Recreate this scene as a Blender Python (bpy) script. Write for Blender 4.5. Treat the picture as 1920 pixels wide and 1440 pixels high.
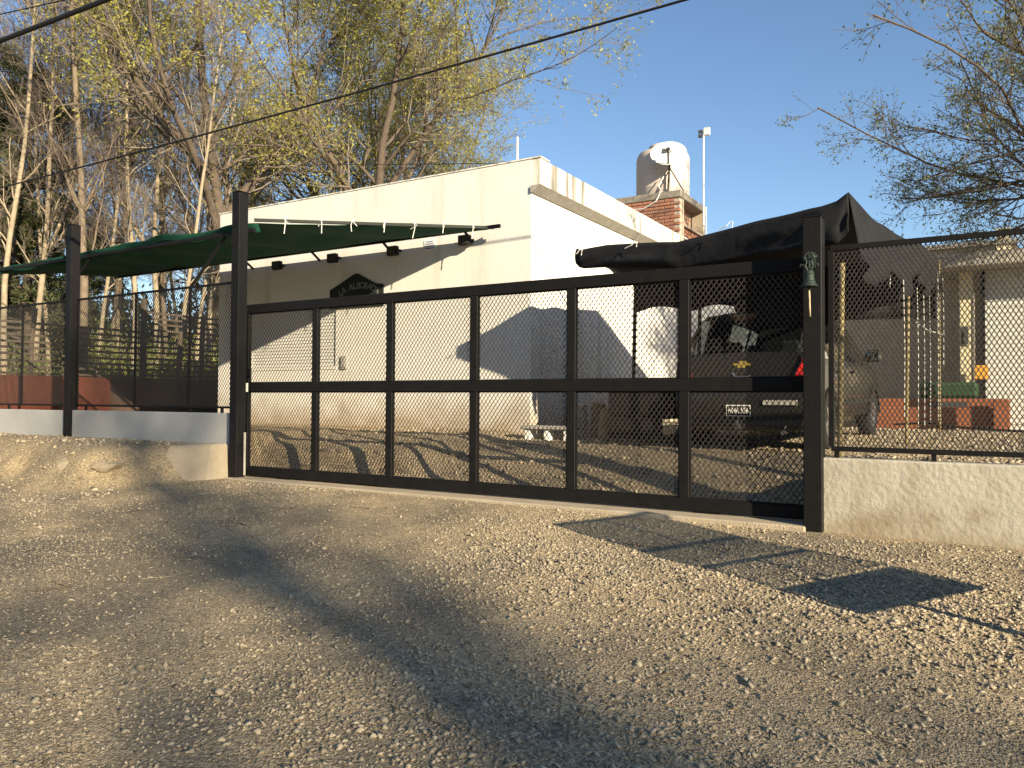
import bpy, bmesh, math, random
import numpy as np
from mathutils import Vector, Matrix
R = math.radians
sc = bpy.context.scene
for o in list(bpy.data.objects): bpy.data.objects.remove(o)
col = sc.collection
random.seed(7); RNG = np.random.default_rng(11)

# ------------------------------------------------------------------ camera
cam = bpy.data.cameras.new('camera'); cam_o = bpy.data.objects.new('camera', cam); col.objects.link(cam_o)
sc.camera = cam_o
cam.sensor_width = 36; cam.sensor_fit = 'HORIZONTAL'; cam.lens = 1465.55/1920*36
cam.clip_start = .05; cam.clip_end = 3000
YAW, PITCH, ROLL = R(31.2111), R(1.2071), R(.3231)
CAM = Vector((1.2982, -6.8683, 1.0594))
fwd = Vector((-math.sin(YAW)*math.cos(PITCH), math.cos(YAW)*math.cos(PITCH), math.sin(PITCH)))
rt = Vector((math.cos(YAW), math.sin(YAW), 0)); up = rt.cross(fwd)
rt2 = math.cos(ROLL)*rt + math.sin(ROLL)*up; up2 = -math.sin(ROLL)*rt + math.cos(ROLL)*up
cam_o.matrix_world = Matrix(((rt2.x, up2.x, -fwd.x, CAM.x), (rt2.y, up2.y, -fwd.y, CAM.y), (rt2.z, up2.z, -fwd.z, CAM.z), (0, 0, 0, 1)))

# ------------------------------------------------------------------ sky and sun
SUN_EL = R(19.3); SUN_XY = Vector((2.1, -1.0)).normalized()
w = bpy.data.worlds.new('World'); sc.world = w; w.use_nodes = True
nt = w.node_tree; nt.nodes.clear()
sky = nt.nodes.new('ShaderNodeTexSky'); sky.sky_type = 'NISHITA'; sky.sun_disc = False
sky.sun_elevation = SUN_EL; sky.sun_rotation = math.atan2(SUN_XY.x, SUN_XY.y)
sky.air_density = 1.0; sky.dust_density = .05; sky.ozone_density = 3.0
bg = nt.nodes.new('ShaderNodeBackground'); bg.inputs[1].default_value = .088
wo = nt.nodes.new('ShaderNodeOutputWorld')
nt.links.new(sky.outputs[0], bg.inputs[0]); nt.links.new(bg.outputs[0], wo.inputs[0])
sun = bpy.data.lights.new('sun', 'SUN'); sun.energy = 5.0; sun.angle = R(.53); sun.color = (1, .855, .61)
sun_o = bpy.data.objects.new('sun', sun); col.objects.link(sun_o)
sd = Vector((SUN_XY.x*math.cos(SUN_EL), SUN_XY.y*math.cos(SUN_EL), math.sin(SUN_EL)))
sun_o.rotation_euler = sd.to_track_quat('Z', 'Y').to_euler(); sun_o.location = sd*60
sc.view_settings.view_transform = 'Standard'; sc.view_settings.look = 'None'
sc.view_settings.exposure = 1.05; sc.view_settings.gamma = 1; sc.view_settings.use_curve_mapping = False
sc.render.engine = 'CYCLES'

# ------------------------------------------------------------------ materials
MATS = {}
def mat(name, c1, c2=None, scale=4., rough=.8, bump=0., bscale=40., metal=0., detail=6., island=0., spec=.3, c3=None, c3scale=.6, c3lim=(.5, .62), coat=0.):
    if name in MATS: return MATS[name]
    m = bpy.data.materials.new(name); m.use_nodes = True; n = m.node_tree.nodes; L = m.node_tree.links
    b = n['Principled BSDF']; b.inputs['Roughness'].default_value = rough; b.inputs['Metallic'].default_value = metal
    b.inputs['Specular IOR Level'].default_value = spec; b.inputs['Coat Weight'].default_value = coat
    tc = n.new('ShaderNodeTexCoord')
    def rgb(c): return (c[0], c[1], c[2], 1)
    out = None
    if c2 is not None:
        nz = n.new('ShaderNodeTexNoise'); nz.inputs['Scale'].default_value = scale; nz.inputs['Detail'].default_value = detail
        nz.inputs['Roughness'].default_value = .62
        L.new(tc.outputs['Object'], nz.inputs['Vector'])
        mr = n.new('ShaderNodeMapRange'); mr.inputs[1].default_value = .3; mr.inputs[2].default_value = .7
        L.new(nz.outputs[0], mr.inputs[0])
        mx = n.new('ShaderNodeMix'); mx.data_type = 'RGBA'; mx.inputs[6].default_value = rgb(c1); mx.inputs[7].default_value = rgb(c2)
        L.new(mr.outputs[0], mx.inputs[0]); out = mx.outputs[2]
    if c3 is not None:
        nz = n.new('ShaderNodeTexNoise'); nz.inputs['Scale'].default_value = c3scale; nz.inputs['Detail'].default_value = 5
        L.new(tc.outputs['Object'], nz.inputs['Vector'])
        mr = n.new('ShaderNodeMapRange'); mr.inputs[1].default_value = c3lim[0]; mr.inputs[2].default_value = c3lim[1]
        L.new(nz.outputs[0], mr.inputs[0])
        mx = n.new('ShaderNodeMix'); mx.data_type = 'RGBA'
        if out is not None: L.new(out, mx.inputs[6])
        else: mx.inputs[6].default_value = rgb(c1)
        mx.inputs[7].default_value = rgb(c3); L.new(mr.outputs[0], mx.inputs[0]); out = mx.outputs[2]
    if island:
        g = n.new('ShaderNodeNewGeometry'); mr = n.new('ShaderNodeMapRange')
        mr.inputs[3].default_value = 1-island; mr.inputs[4].default_value = 1+island
        L.new(g.outputs['Random Per Island'], mr.inputs[0])
        vm = n.new('ShaderNodeVectorMath'); vm.operation = 'SCALE'
        if out is not None: L.new(out, vm.inputs[0])
        else: vm.inputs[0].default_value = c1
        L.new(mr.outputs[0], vm.inputs['Scale']); out = vm.outputs[0]
    if out is not None: L.new(out, b.inputs['Base Color'])
    else: b.inputs['Base Color'].default_value = rgb(c1)
    if bump:
        nz = n.new('ShaderNodeTexNoise'); nz.inputs['Scale'].default_value = bscale; nz.inputs['Detail'].default_value = 8
        L.new(tc.outputs['Object'], nz.inputs['Vector'])
        bp = n.new('ShaderNodeBump'); bp.inputs['Strength'].default_value = min(1, bump); bp.inputs['Distance'].default_value = .02
        L.new(nz.outputs[0], bp.inputs['Height']); L.new(bp.outputs[0], b.inputs['Normal'])
    m['bsdf'] = b.name; MATS[name] = m
    return m
def translucent(m, amount, color):
    n = m.node_tree.nodes; L = m.node_tree.links; b = n['Principled BSDF']
    t = n.new('ShaderNodeBsdfTranslucent'); t.inputs[0].default_value = (*color, 1)
    mx = n.new('ShaderNodeMixShader'); mx.inputs[0].default_value = amount
    o = n['Material Output']; L.new(b.outputs[0], mx.inputs[1]); L.new(t.outputs[0], mx.inputs[2]); L.new(mx.outputs[0], o.inputs[0])
def streaks(m, axis_scale=(7, 7, .35), color=(.1, .09, .075), lim=(.56, .75), amt=.8):
    """dark rain streaks running down a wall"""
    n = m.node_tree.nodes; L = m.node_tree.links; b = n['Principled BSDF']
    tc = n.new('ShaderNodeTexCoord'); mp = n.new('ShaderNodeMapping'); mp.inputs['Scale'].default_value = axis_scale
    nz = n.new('ShaderNodeTexNoise'); nz.inputs['Scale'].default_value = 1; nz.inputs['Detail'].default_value = 6
    L.new(tc.outputs['Object'], mp.inputs[0]); L.new(mp.outputs[0], nz.inputs['Vector'])
    mr = n.new('ShaderNodeMapRange'); mr.inputs[1].default_value = lim[0]; mr.inputs[2].default_value = lim[1]; mr.inputs[4].default_value = amt
    L.new(nz.outputs[0], mr.inputs[0])
    mx = n.new('ShaderNodeMix'); mx.data_type = 'RGBA'; mx.inputs[7].default_value = (*color, 1)
    src = b.inputs['Base Color'].links[0].from_socket if b.inputs['Base Color'].links else None
    if src: L.new(src, mx.inputs[6])
    else: mx.inputs[6].default_value = b.inputs['Base Color'].default_value
    L.new(mr.outputs[0], mx.inputs[0]); L.new(mx.outputs[2], b.inputs['Base Color'])
def glass(name, tint=(.8, .85, .85), alpha=.25):
    m = bpy.data.materials.new(name); m.use_nodes = True; n = m.node_tree.nodes; L = m.node_tree.links; n.clear()
    t = n.new('ShaderNodeBsdfTransparent'); t.inputs[0].default_value = (*tint, 1)
    g = n.new('ShaderNodeBsdfGlossy'); g.inputs['Roughness'].default_value = .03
    f = n.new('ShaderNodeFresnel'); f.inputs[0].default_value = 1.45
    mx = n.new('ShaderNodeMixShader'); o = n.new('ShaderNodeOutputMaterial')
    L.new(f.outputs[0], mx.inputs[0]); L.new(t.outputs[0], mx.inputs[1]); L.new(g.outputs[0], mx.inputs[2]); L.new(mx.outputs[0], o.inputs[0])
    return m

M_BLACK = mat('black_paint', (.008, .008, .009), (.013, .012, .0115), scale=9, rough=.58, bump=.12, bscale=45, spec=.14)
M_MESH = mat('expanded_steel', (.03, .029, .028), (.06, .05, .045), scale=20, rough=.5, spec=.4)
M_WHITEW = mat('white_render', (.80, .77, .71), (.74, .70, .63), scale=1.3, rough=.9, bump=.25, bscale=35, c3=(.64, .57, .47), c3scale=.8, c3lim=(.62, .9)); streaks(M_WHITEW, (3.5, 3.5, .35), (.52, .46, .37), (.55, .75), .45)
def base_dirt(m, z0, z1, color):
    n = m.node_tree.nodes; L = m.node_tree.links; b = n['Principled BSDF']; tc = n.new('ShaderNodeTexCoord'); sp = n.new('ShaderNodeSeparateXYZ'); L.new(tc.outputs['Object'], sp.inputs[0])
    nz = n.new('ShaderNodeTexNoise'); nz.inputs['Scale'].default_value = 3.5; nz.inputs['Detail'].default_value = 8; L.new(tc.outputs['Object'], nz.inputs['Vector'])
    ma = n.new('ShaderNodeMath'); ma.operation = 'MULTIPLY_ADD'; ma.inputs[1].default_value = -.75; L.new(nz.outputs[0], ma.inputs[0]); L.new(sp.outputs[2], ma.inputs[2])
    mr = n.new('ShaderNodeMapRange'); mr.inputs[1].default_value = z0; mr.inputs[2].default_value = z1; mr.inputs[3].default_value = .8; mr.inputs[4].default_value = 0; L.new(ma.outputs[0], mr.inputs[0])
    mx = n.new('ShaderNodeMix'); mx.data_type = 'RGBA'; mx.inputs[7].default_value = (*color, 1); L.new(b.inputs['Base Color'].links[0].from_socket, mx.inputs[6]); L.new(mr.outputs[0], mx.inputs[0]); L.new(mx.outputs[2], b.inputs['Base Color'])
base_dirt(M_WHITEW, .25, .75, (.36, .27, .17))
M_SIDEW = mat('white_side_render', (.82, .80, .76), (.76, .73, .67), scale=1.5, rough=.9, bump=.2, bscale=40); streaks(M_SIDEW, (5, 5, .3), (.42, .39, .33), (.56, .74), .6)
M_FASCIA = mat('stained_white_concrete', (.80, .77, .70), (.70, .66, .57), scale=2, rough=.9, bump=.3, bscale=30); streaks(M_FASCIA, (6, 6, .45), (.13, .115, .09), (.50, .66), .85)
base_dirt(M_SIDEW, .25, .8, (.34, .25, .15))
M_GREYC = mat('grey_concrete', (.42, .39, .34), (.3, .28, .24), scale=6, rough=.92, bump=.5, bscale=50)
M_CREAMW = mat('rough_cream_plaster', (.47, .435, .36), (.40, .37, .30), scale=2.2, rough=.95, bump=.5, bscale=22, detail=9, c3=(.30, .25, .19), c3scale=2.6, c3lim=(.50, .8)); streaks(M_CREAMW, (4, 4, 1.2), (.26, .215, .15), (.54, .76), .5)
M_WALLL = mat('pale_blue_white_plaster', (.45, .45, .44), (.39, .39, .38), scale=1.5, rough=.9, bump=.25, bscale=40)
base_dirt(M_CREAMW, -.45, -.15, (.25, .20, .13))
M_THRESH = mat('threshold_cement', (.46, .385, .28), (.36, .295, .21), scale=5, rough=.95, bump=.5, bscale=60)
M_BRICK = mat('brick', (.44, .20, .12), (.33, .15, .095), scale=14, rough=.95, bump=.6, bscale=60, island=0)
M_BRICK2 = mat('dark_brick', (.36, .19, .13), (.25, .14, .10), scale=14, rough=.95, bump=.6, bscale=60)
M_MORTAR = mat('mortar', (.52, .46, .38), (.40, .34, .28), scale=20, rough=.95, bump=.5)
M_SLAB = mat('weathered_slab', (.34, .30, .25), (.18, .16, .13), scale=9, rough=.95, bump=.7, bscale=40)
M_TANK = mat('tank_plastic', (.66, .56, .49), (.62, .52, .45), scale=3, rough=.5, spec=.4)
M_DISH = mat('dish_enamel', (.78, .78, .74), rough=.4)
M_DKGREY = mat('dark_grey_plastic', (.07, .07, .07), rough=.5)
M_PIPE = mat('white_pipe', (.8, .79, .76), rough=.5)
M_GREEN = mat('green_shade_cloth', (.005, .060, .034), (.003, .04, .024), scale=5, rough=.9, bump=.3, bscale=18); translucent(M_GREEN, .05, (.008, .10, .055))
M_BCLOTH = mat('black_shade_cloth', (.012, .0125, .0145), (.020, .020, .022), scale=3, rough=.8, bump=.5, bscale=9, spec=.2)
M_STRING = mat('white_string', (.75, .73, .68), rough=.9)
M_SIGN = mat('sign_board', (.02, .025, .02), rough=.7)
M_SIGNL = mat('sign_lettering', (.17, .18, .17), rough=.7)
M_SHUT = mat('white_shutter', (.70, .68, .63), (.62, .60, .55), scale=6, rough=.6)
M_BELL = mat('bronze_patina', (.042, .058, .048), (.026, .036, .031), scale=30, rough=.6, metal=.4, bump=.2)
M_ROPE = mat('bell_rope', (.62, .50, .33), (.45, .34, .2), scale=80, rough=.95)
M_BAMBOO = mat('bamboo', (.33, .26, .115), (.18, .14, .065), scale=25, rough=.6)
M_CORD = mat('pale_cord', (.5, .48, .42), rough=.9)
M_CAR = mat('grey_car_paint', (.019, .018, .0165), rough=.3, metal=.0, spec=.45, coat=.3)
M_TRIM = mat('black_car_trim', (.015, .015, .015), rough=.55)
M_RUBBER = mat('tyre_rubber', (.018, .018, .018), rough=.85)
M_ALLOY = mat('alloy', (.55, .55, .54), rough=.25, metal=.9)
M_RED = mat('red_lamp', (.35, .01, .01), rough=.15, spec=.6)
M_GOLD = mat('gold_emblem', (.75, .55, .12), rough=.25, metal=.6)
M_PLATEB = mat('plate_black', (.012, .012, .012), rough=.5)
M_PLATEW = mat('plate_white', (.82, .80, .74), rough=.5)
M_SEAT = mat('seat_fabric', (.035, .035, .037), rough=.95)
M_GLASS = glass('car_glass', (.62, .68, .66))
M_ORANGE = mat('orange_paint', (.34, .12, .06), (.25, .09, .045), scale=5, rough=.85, bump=.2)
M_REDW = mat('red_oxide_paint', (.17, .052, .03), (.13, .04, .026), scale=4, rough=.85, bump=.2)
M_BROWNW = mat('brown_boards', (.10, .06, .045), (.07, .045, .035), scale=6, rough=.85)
M_SIDING = mat('white_siding', (.68, .67, .62), (.6, .59, .54), scale=3, rough=.6)
M_BEIGE = mat('beige_plaster', (.44, .38, .29), (.38, .32, .25), scale=2, rough=.95, bump=.3)
M_YELLOWP = mat('cream_pillar', (.72, .64, .44), (.66, .58, .38), scale=3, rough=.9)
M_BARKP = mat('pale_bark', (.40, .33, .23), (.25, .20, .14), scale=5, rough=.95, bump=.7, bscale=18)
M_BARKM = mat('brown_bark', (.24, .185, .13), (.14, .11, .08), scale=5, rough=.95, bump=.7, bscale=18)
M_BARKD = mat('dark_bark', (.15, .115, .085), (.08, .062, .05), scale=6, rough=.95, bump=.8, bscale=16)
M_TWIG = mat('twigs', (.27, .22, .175), (.19, .155, .125), scale=2, rough=.95)
M_TWIGD = mat('dark_twigs', (.16, .12, .095), (.10, .08, .065), scale=2, rough=.95)
M_LEAFY = mat('spring_leaves', (.36, .33, .075), (.27, .27, .06), scale=.5, rough=.7, island=.35); translucent(M_LEAFY, .35, (.42, .40, .08))
M_LEAFG = mat('grey_green_leaves', (.16, .18, .075), (.11, .13, .055), scale=.6, rough=.7, island=.4); translucent(M_LEAFG, .3, (.2, .22, .07))
M_NEEDLE = mat('conifer_needles', (.075, .082, .03), (.045, .055, .022), scale=.8, rough=.8, island=.4)
M_BUSH = mat('undergrowth_leaves', (.22, .24, .06), (.14, .17, .05), scale=.5, rough=.75, island=.4); translucent(M_BUSH, .3, (.26, .28, .06))
M_GRASSM = mat('green_turf', (.035, .085, .035), (.025, .06, .026), scale=20, rough=.95, bump=.5)
M_STONEG = mat('gravel', (.375, .312, .22), (.295, .248, .178), scale=.8, rough=.9, island=.40)
M_ROCK = mat('chalky_rock', (.40, .33, .23), (.29, .235, .155), scale=5, rough=.95, bump=.7, bscale=20)
M_FSTONE = mat('retaining_stone', (.27, .21, .155), (.18, .145, .11), scale=6, rough=.95, bump=.8, bscale=18)
M_STICK = mat('dry_sticks', (.13, .095, .06), rough=.95)
M_STRAW = mat('straw', (.55, .45, .25), rough=.9)
M_CABLE = mat('cable_rubber', (.012, .012, .014), rough=.6)
M_TRAILER = mat('trailer_paint', (.008, .008, .008), (.013, .012, .011), scale=5, rough=.75, spec=.15)
M_WOOD = mat('old_wood', (.34, .22, .11), (.22, .14, .075), scale=7, rough=.9, bump=.5)
M_LOGY = mat('sawn_wood', (.50, .36, .17), (.38, .26, .12), scale=9, rough=.9, bump=.4)
M_BAG = mat('black_bag', (.012, .012, .012), rough=.4)

# ------------------------------------------------------------------ mesh helpers
def tag(o, label=None, cat=None, group=None, kind=None):
    if label: o['label'] = label
    if cat: o['category'] = cat
    if group: o['group'] = group
    if kind: o['kind'] = kind
    return o
def empty(name, loc=(0, 0, 0), rz=0):
    o = bpy.data.objects.new(name, None); o.empty_display_size = .1
    col.objects.link(o); o.location = loc; o.rotation_euler = (0, 0, rz); return o
def link(name, me, m, parent=None, loc=None, rot=None):
    o = bpy.data.objects.new(name, me); col.objects.link(o)
    if m is not None and len(me.materials) == 0: me.materials.append(m)
    if parent is not None: o.parent = parent
    if loc is not None: o.location = loc
    if rot is not None: o.rotation_euler = rot
    return o
def np_mesh(name, V, F, smooth=False):
    """V (n,3), F (m,k) uniform polygon size"""
    me = bpy.data.meshes.new(name); V = np.asarray(V, np.float32); F = np.asarray(F, np.int32); k = F.shape[1]
    me.vertices.add(len(V)); me.vertices.foreach_set('co', V.ravel())
    me.loops.add(F.size); me.loops.foreach_set('vertex_index', F.ravel())
    me.polygons.add(len(F)); me.polygons.foreach_set('loop_start', np.arange(0, F.size, k, dtype=np.int32))
    me.polygons.foreach_set('loop_total', np.full(len(F), k, np.int32))
    if smooth: me.polygons.foreach_set('use_smooth', np.ones(len(F), bool))
    me.update(calc_edges=True); me.validate(); return me
class MB:
    def __init__(s): s.v = []; s.f = []
    def box(s, x0, x1, y0, y1, z0, z1, rz=0, piv=None):
        b = len(s.v); P = [(x0, y0, z0), (x1, y0, z0), (x1, y1, z0), (x0, y1, z0), (x0, y0, z1), (x1, y0, z1), (x1, y1, z1), (x0, y1, z1)]
        if rz:
            cx, cy = piv or ((x0+x1)/2, (y0+y1)/2); c, si = math.cos(rz), math.sin(rz)
            P = [(cx+(x-cx)*c-(y-cy)*si, cy+(x-cx)*si+(y-cy)*c, z) for x, y, z in P]
        s.v += P; s.f += [(b, b+3, b+2, b+1), (b+4, b+5, b+6, b+7), (b, b+1, b+5, b+4), (b+1, b+2, b+6, b+5), (b+2, b+3, b+7, b+6), (b+3, b, b+4, b+7)]
        return s
    def hexa(s, P):
        b = len(s.v); s.v += [tuple(p) for p in P]
        s.f += [(b, b+3, b+2, b+1), (b+4, b+5, b+6, b+7), (b, b+1, b+5, b+4), (b+1, b+2, b+6, b+5), (b+2, b+3, b+7, b+6), (b+3, b, b+4, b+7)]; return s
    def tube(s, pts, r, n=8, cap=True):
        pts = [Vector(p) for p in pts]; N = len(pts); rr = r if hasattr(r, '__len__') else [r]*N
        t = (pts[-1]-pts[0]).normalized(); ref = Vector((0, 0, 1)) if abs(t.z) < .8 else Vector((1, 0, 0))
        b = len(s.v)
        for i, p in enumerate(pts):
            d = (pts[min(i+1, N-1)]-pts[max(i-1, 0)]).normalized(); a = d.cross(ref).normalized(); c = d.cross(a)
            for k in range(n):
                an = 2*math.pi*k/n; s.v.append(tuple(p+(a*math.cos(an)+c*math.sin(an))*rr[i]))
        for i in range(N-1):
            for k in range(n):
                k2 = (k+1) % n; s.f.append((b+i*n+k, b+(i+1)*n+k, b+(i+1)*n+k2, b+i*n+k2))
        if cap: s.f.append(tuple(b+k for k in range(n))); s.f.append(tuple(b+(N-1)*n+k for k in reversed(range(n))))
        return s
    def bar(s, p, q, wd, h):
        """rectangular bar from p to q"""
        p = Vector(p); q = Vector(q); d = (q-p).normalized(); ref = Vector((0, 0, 1)) if abs(d.z) < .9 else Vector((0, 1, 0))
        a = d.cross(ref).normalized()*wd/2; c = a.cross(d).normalized()*h/2
        return s.hexa([p-a-c, p+a-c, p+a+c, p-a+c, q-a-c, q+a-c, q+a+c, q-a+c])
    def lathe(s, prof, n=24, c=(0, 0, 0)):
        b = len(s.v); m = len(prof)
        for r, z in prof:
            for k in range(n): a = 2*math.pi*k/n; s.v.append((c[0]+r*math.cos(a), c[1]+r*math.sin(a), c[2]+z))
        for i in range(m-1):
            for k in range(n): k2 = (k+1) % n; s.f.append((b+i*n+k, b+i*n+k2, b+(i+1)*n+k2, b+(i+1)*n+k))
        return s
    def prism(s, poly, y0, y1):
        """poly in xz, extruded along y"""
        b = len(s.v); n = len(poly)
        s.v += [(x, y0, z) for x, z in poly]+[(x, y1, z) for x, z in poly]
        s.f.append(tuple(range(b, b+n))); s.f.append(tuple(reversed(range(b+n, b+2*n))))
        for i in range(n): j = (i+1) % n; s.f.append((b+i, b+n+i, b+n+j, b+j))
        return s
    def mesh(s, name, smooth=False, bevel=0):
        me = bpy.data.meshes.new(name); me.from_pydata([tuple(v) for v in s.v], [], s.f)
        bm = bmesh.new(); bm.from_mesh(me); bmesh.ops.recalc_face_normals(bm, faces=bm.faces)
        if bevel: bmesh.ops.bevel(bm, geom=list(bm.edges), offset=bevel, segments=1, affect='EDGES', clamp_overlap=True)
        bm.to_mesh(me); bm.free()
        if smooth:
            for p in me.polygons: p.use_smooth = True
        me.update(); return me
    def build(s, name, m, parent=None, smooth=False, bevel=0, loc=None, rot=None):
        return link(name, s.mesh(name, smooth, bevel), m, parent, loc, rot)
def text_mesh(body, size, ext=.004, bold=0.):
    cu = bpy.data.curves.new('text', 'FONT'); cu.body = body; cu.size = size; cu.extrude = ext; cu.offset = bold; cu.align_x = 'CENTER'; cu.align_y = 'BOTTOM_BASELINE' if False else 'CENTER'
    cu.resolution_u = 3
    o = bpy.data.objects.new('text', cu); col.objects.link(o)
    dg = bpy.context.evaluated_depsgraph_get(); me = bpy.data.meshes.new_from_object(o.evaluated_get(dg))
    bpy.data.objects.remove(o); bpy.data.curves.remove(cu); me.materials.clear(); return me

# value noise for terrain and scattering
_lat = np.random.default_rng(5).random((256, 256))
def vnoise(x, y, f):
    x = np.asarray(x)*f+1000.3; y = np.asarray(y)*f+1000.7; xi = np.floor(x).astype(int); yi = np.floor(y).astype(int)
    fx = x-xi; fy = y-yi; fx = fx*fx*(3-2*fx); fy = fy*fy*(3-2*fy)
    g = lambda a, b: _lat[a % 256, b % 256]
    return (g(xi, yi)*(1-fx)+g(xi+1, yi)*fx)*(1-fy)+(g(xi, yi+1)*(1-fx)+g(xi+1, yi+1)*fx)*fy
def fbm(x, y, f, o=4):
    s = 0; a = .5; tot = 0
    for i in range(o): s = s+a*vnoise(x+i*17, y-i*9, f); tot += a; a *= .5; f *= 2.1
    return s/tot
def sstep(a, b, x): t = np.clip((x-a)/(b-a), 0, 1); return t*t*(3-2*t)
def height(x, y, detail=True):
    x = np.asarray(x, float); y = np.asarray(y, float)
    street = np.interp(y, [-60, -12, -7, -3, -.3, .2], [-.75, -.62, -.44, -.19, -.015, .0])-.004*x*(x > -9)+.036*(x <= -9)
    yard = np.interp(y, [.2, .35, 1.0, 1.9, 3, 6, 9], [.0, .06, .30, .48, .56, .62, .63])
    # raised ground inside on the left, held by the stone edge
    left_in = np.interp(y, [.5, .62, 1.2, 3], [.05, .44, .50, .62])
    m = sstep(-4.3, -4.9, x); yard = yard*(1-m)+np.maximum(yard, left_in)*m
    far_l = sstep(-7.25, -7.45, x); yard = yard*(1-far_l)+np.maximum(yard, .60)*far_l
    rr = sstep(.02, .22, x); yard = yard*(1-rr)+np.maximum(yard, .50)*rr
    inside = sstep(.14, .24, y)
    z = street*(1-inside)+yard*inside
    # verge in front of the left wall
    n = fbm(x, y, .8, 3)
    edge = -1.15-.55*(n-.5)*2-.10*(x+9)
    pl = sstep(edge-.8, edge+.25, y)*sstep(-7.28-.35*np.clip(-y, 0, 3), -7.40-.9*np.clip(-y, 0, 3), x)*(1-inside)
    z = z*(1-pl)+np.maximum(z, .45+.03*(n-.5))*pl
    if detail:
        out = (y < .0)
        z = z+out*((fbm(x, y, .9, 3)-.5)*.07+(fbm(x+50, y, 5, 3)-.5)*.018)*np.clip(-y*2, 0, 1)
        z = z+(y > .3)*(fbm(x, y, 4, 2)-.5)*.012
        far = np.clip((np.hypot(x, y)-30)/60, 0, 1); z = z+far*(fbm(x, y, .02, 2)-.5)*2
    return z

# ------------------------------------------------------------------ ground sheet
xs = np.concatenate([-np.geomspace(160, 15, 40), np.arange(-14.9, 6, .085), np.geomspace(6.1, 160, 40)])
ys = np.concatenate([-np.geomspace(160, 8.5, 34), np.arange(-8.4, 3.4, .075), np.geomspace(3.5, 260, 60)])
gx, gy = np.meshgrid(xs, ys); gz = height(gx, gy)
nx, ny = len(xs), len(ys); idx = np.arange(nx*ny).reshape(ny, nx)
F = np.stack([idx[:-1, :-1], idx[:-1, 1:], idx[1:, 1:], idx[1:, :-1]], -1).reshape(-1, 4)
me = np_mesh('ground', np.stack([gx, gy, gz], -1).reshape(-1, 3), F, smooth=True)
M_GROUND = mat('dirt_and_fine_gravel', (.50, .385, .235), (.39, .30, .185), scale=2.6, rough=.97, bump=.55, bscale=95, detail=9, c3=(.28, .225, .15), c3scale=.75, c3lim=(.47, .60))
def ground_speckle(m):
    n = m.node_tree.nodes; L = m.node_tree.links; b = n['Principled BSDF']
    tc = n.new('ShaderNodeTexCoord'); vo = n.new('ShaderNodeTexVoronoi'); vo.inputs['Scale'].default_value = 70
    L.new(tc.outputs['Object'], vo.inputs['Vector'])
    sep = n.new('ShaderNodeSeparateColor'); L.new(vo.outputs['Color'], sep.inputs[0])
    mr = n.new('ShaderNodeMapRange'); mr.inputs[3].default_value = .62; mr.inputs[4].default_value = 1.38; L.new(sep.outputs[0], mr.inputs[0])
    vm = n.new('ShaderNodeVectorMath'); vm.operation = 'SCALE'
    L.new(b.inputs['Base Color'].links[0].from_socket, vm.inputs[0]); L.new(mr.outputs[0], vm.inputs['Scale']); L.new(vm.outputs[0], b.inputs['Base Color'])
ground_speckle(M_GROUND)
def ground_relief(m):
    n = m.node_tree.nodes; L = m.node_tree.links; b = n['Principled BSDF']; tc = n.new('ShaderNodeTexCoord'); src = b.inputs['Normal'].links[0].from_socket
    for sc_, dist in ((58, .014), (120, .008)):
        vo = n.new('ShaderNodeTexVoronoi'); vo.inputs['Scale'].default_value = sc_; L.new(tc.outputs['Object'], vo.inputs['Vector'])
        bp = n.new('ShaderNodeBump'); bp.invert = True; bp.inputs['Strength'].default_value = .8; bp.inputs['Distance'].default_value = dist
        L.new(vo.outputs['Distance'], bp.inputs['Height']); L.new(src, bp.inputs['Normal']); src = bp.outputs[0]
    L.new(src, b.inputs['Normal'])
ground_relief(M_GROUND)
tag(link('ground', me, M_GROUND), kind='structure')

# ------------------------------------------------------------------ boundary: walls, posts, mesh fences, gate
def expanded(name, W, H, pw=.050, ph=.068, wd=.0049, dp=.003):
    """diamond expanded-metal sheet in the xz plane, origin at its lower left corner"""
    b = MB(); sl = ph/pw
    for fam in (1, -1):
        k0 = -int(H/sl/pw)-2; k1 = int(W/pw)+int(H/sl/pw)+3
        for k in range(k0, k1):
            x0 = k*pw   # x at z=0
            # x = x0 + fam*z/sl
            za, zb = 0., H
            xa, xb = x0, x0+fam*H/sl
            lo, hi = (xa, xb) if fam > 0 else (xb, xa)
            if hi <= 0 or lo >= W: continue
            def z_at(x): return (x-x0)*fam*sl
            zz = sorted([z_at(0), z_at(W)]); za = max(za, zz[0]); zb = min(zb, zz[1])
            if zb-za < .004: continue
            p = Vector((x0+fam*za/sl, fam*.0009, za)); q = Vector((x0+fam*zb/sl, fam*.0009, zb))
            d = (q-p).normalized(); a = Vector((d.z, 0, -d.x))*wd/2; c = Vector((0, dp/2, 0))+a*.5*fam
            b.hexa([p-a-c, p+a-c, p+a+c, p-a+c, q-a-c, q+a-c, q+a+c, q-a+c])
    nodes = []
    for j in range(1, int(H/(ph/2))):
        z = j*ph/2
        for i in range(int(W/pw)+2):
            x = i*pw+(pw/2 if j % 2 else 0)
            if .008 < x < W-.008: nodes.append((x, z))
    for x, z in nodes: b.box(x-.0026, x+.0026, -.0022, .0022, z-.008, z+.008)
    return b.mesh(name)

# concrete threshold under the gate
b = MB(); b.box(-7.2, .02, -.10, .34, -.12, .034)
tag(b.build('gate_threshold', M_THRESH, bevel=.012), 'long pale concrete threshold strip under the black sliding gate', 'threshold')

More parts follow.
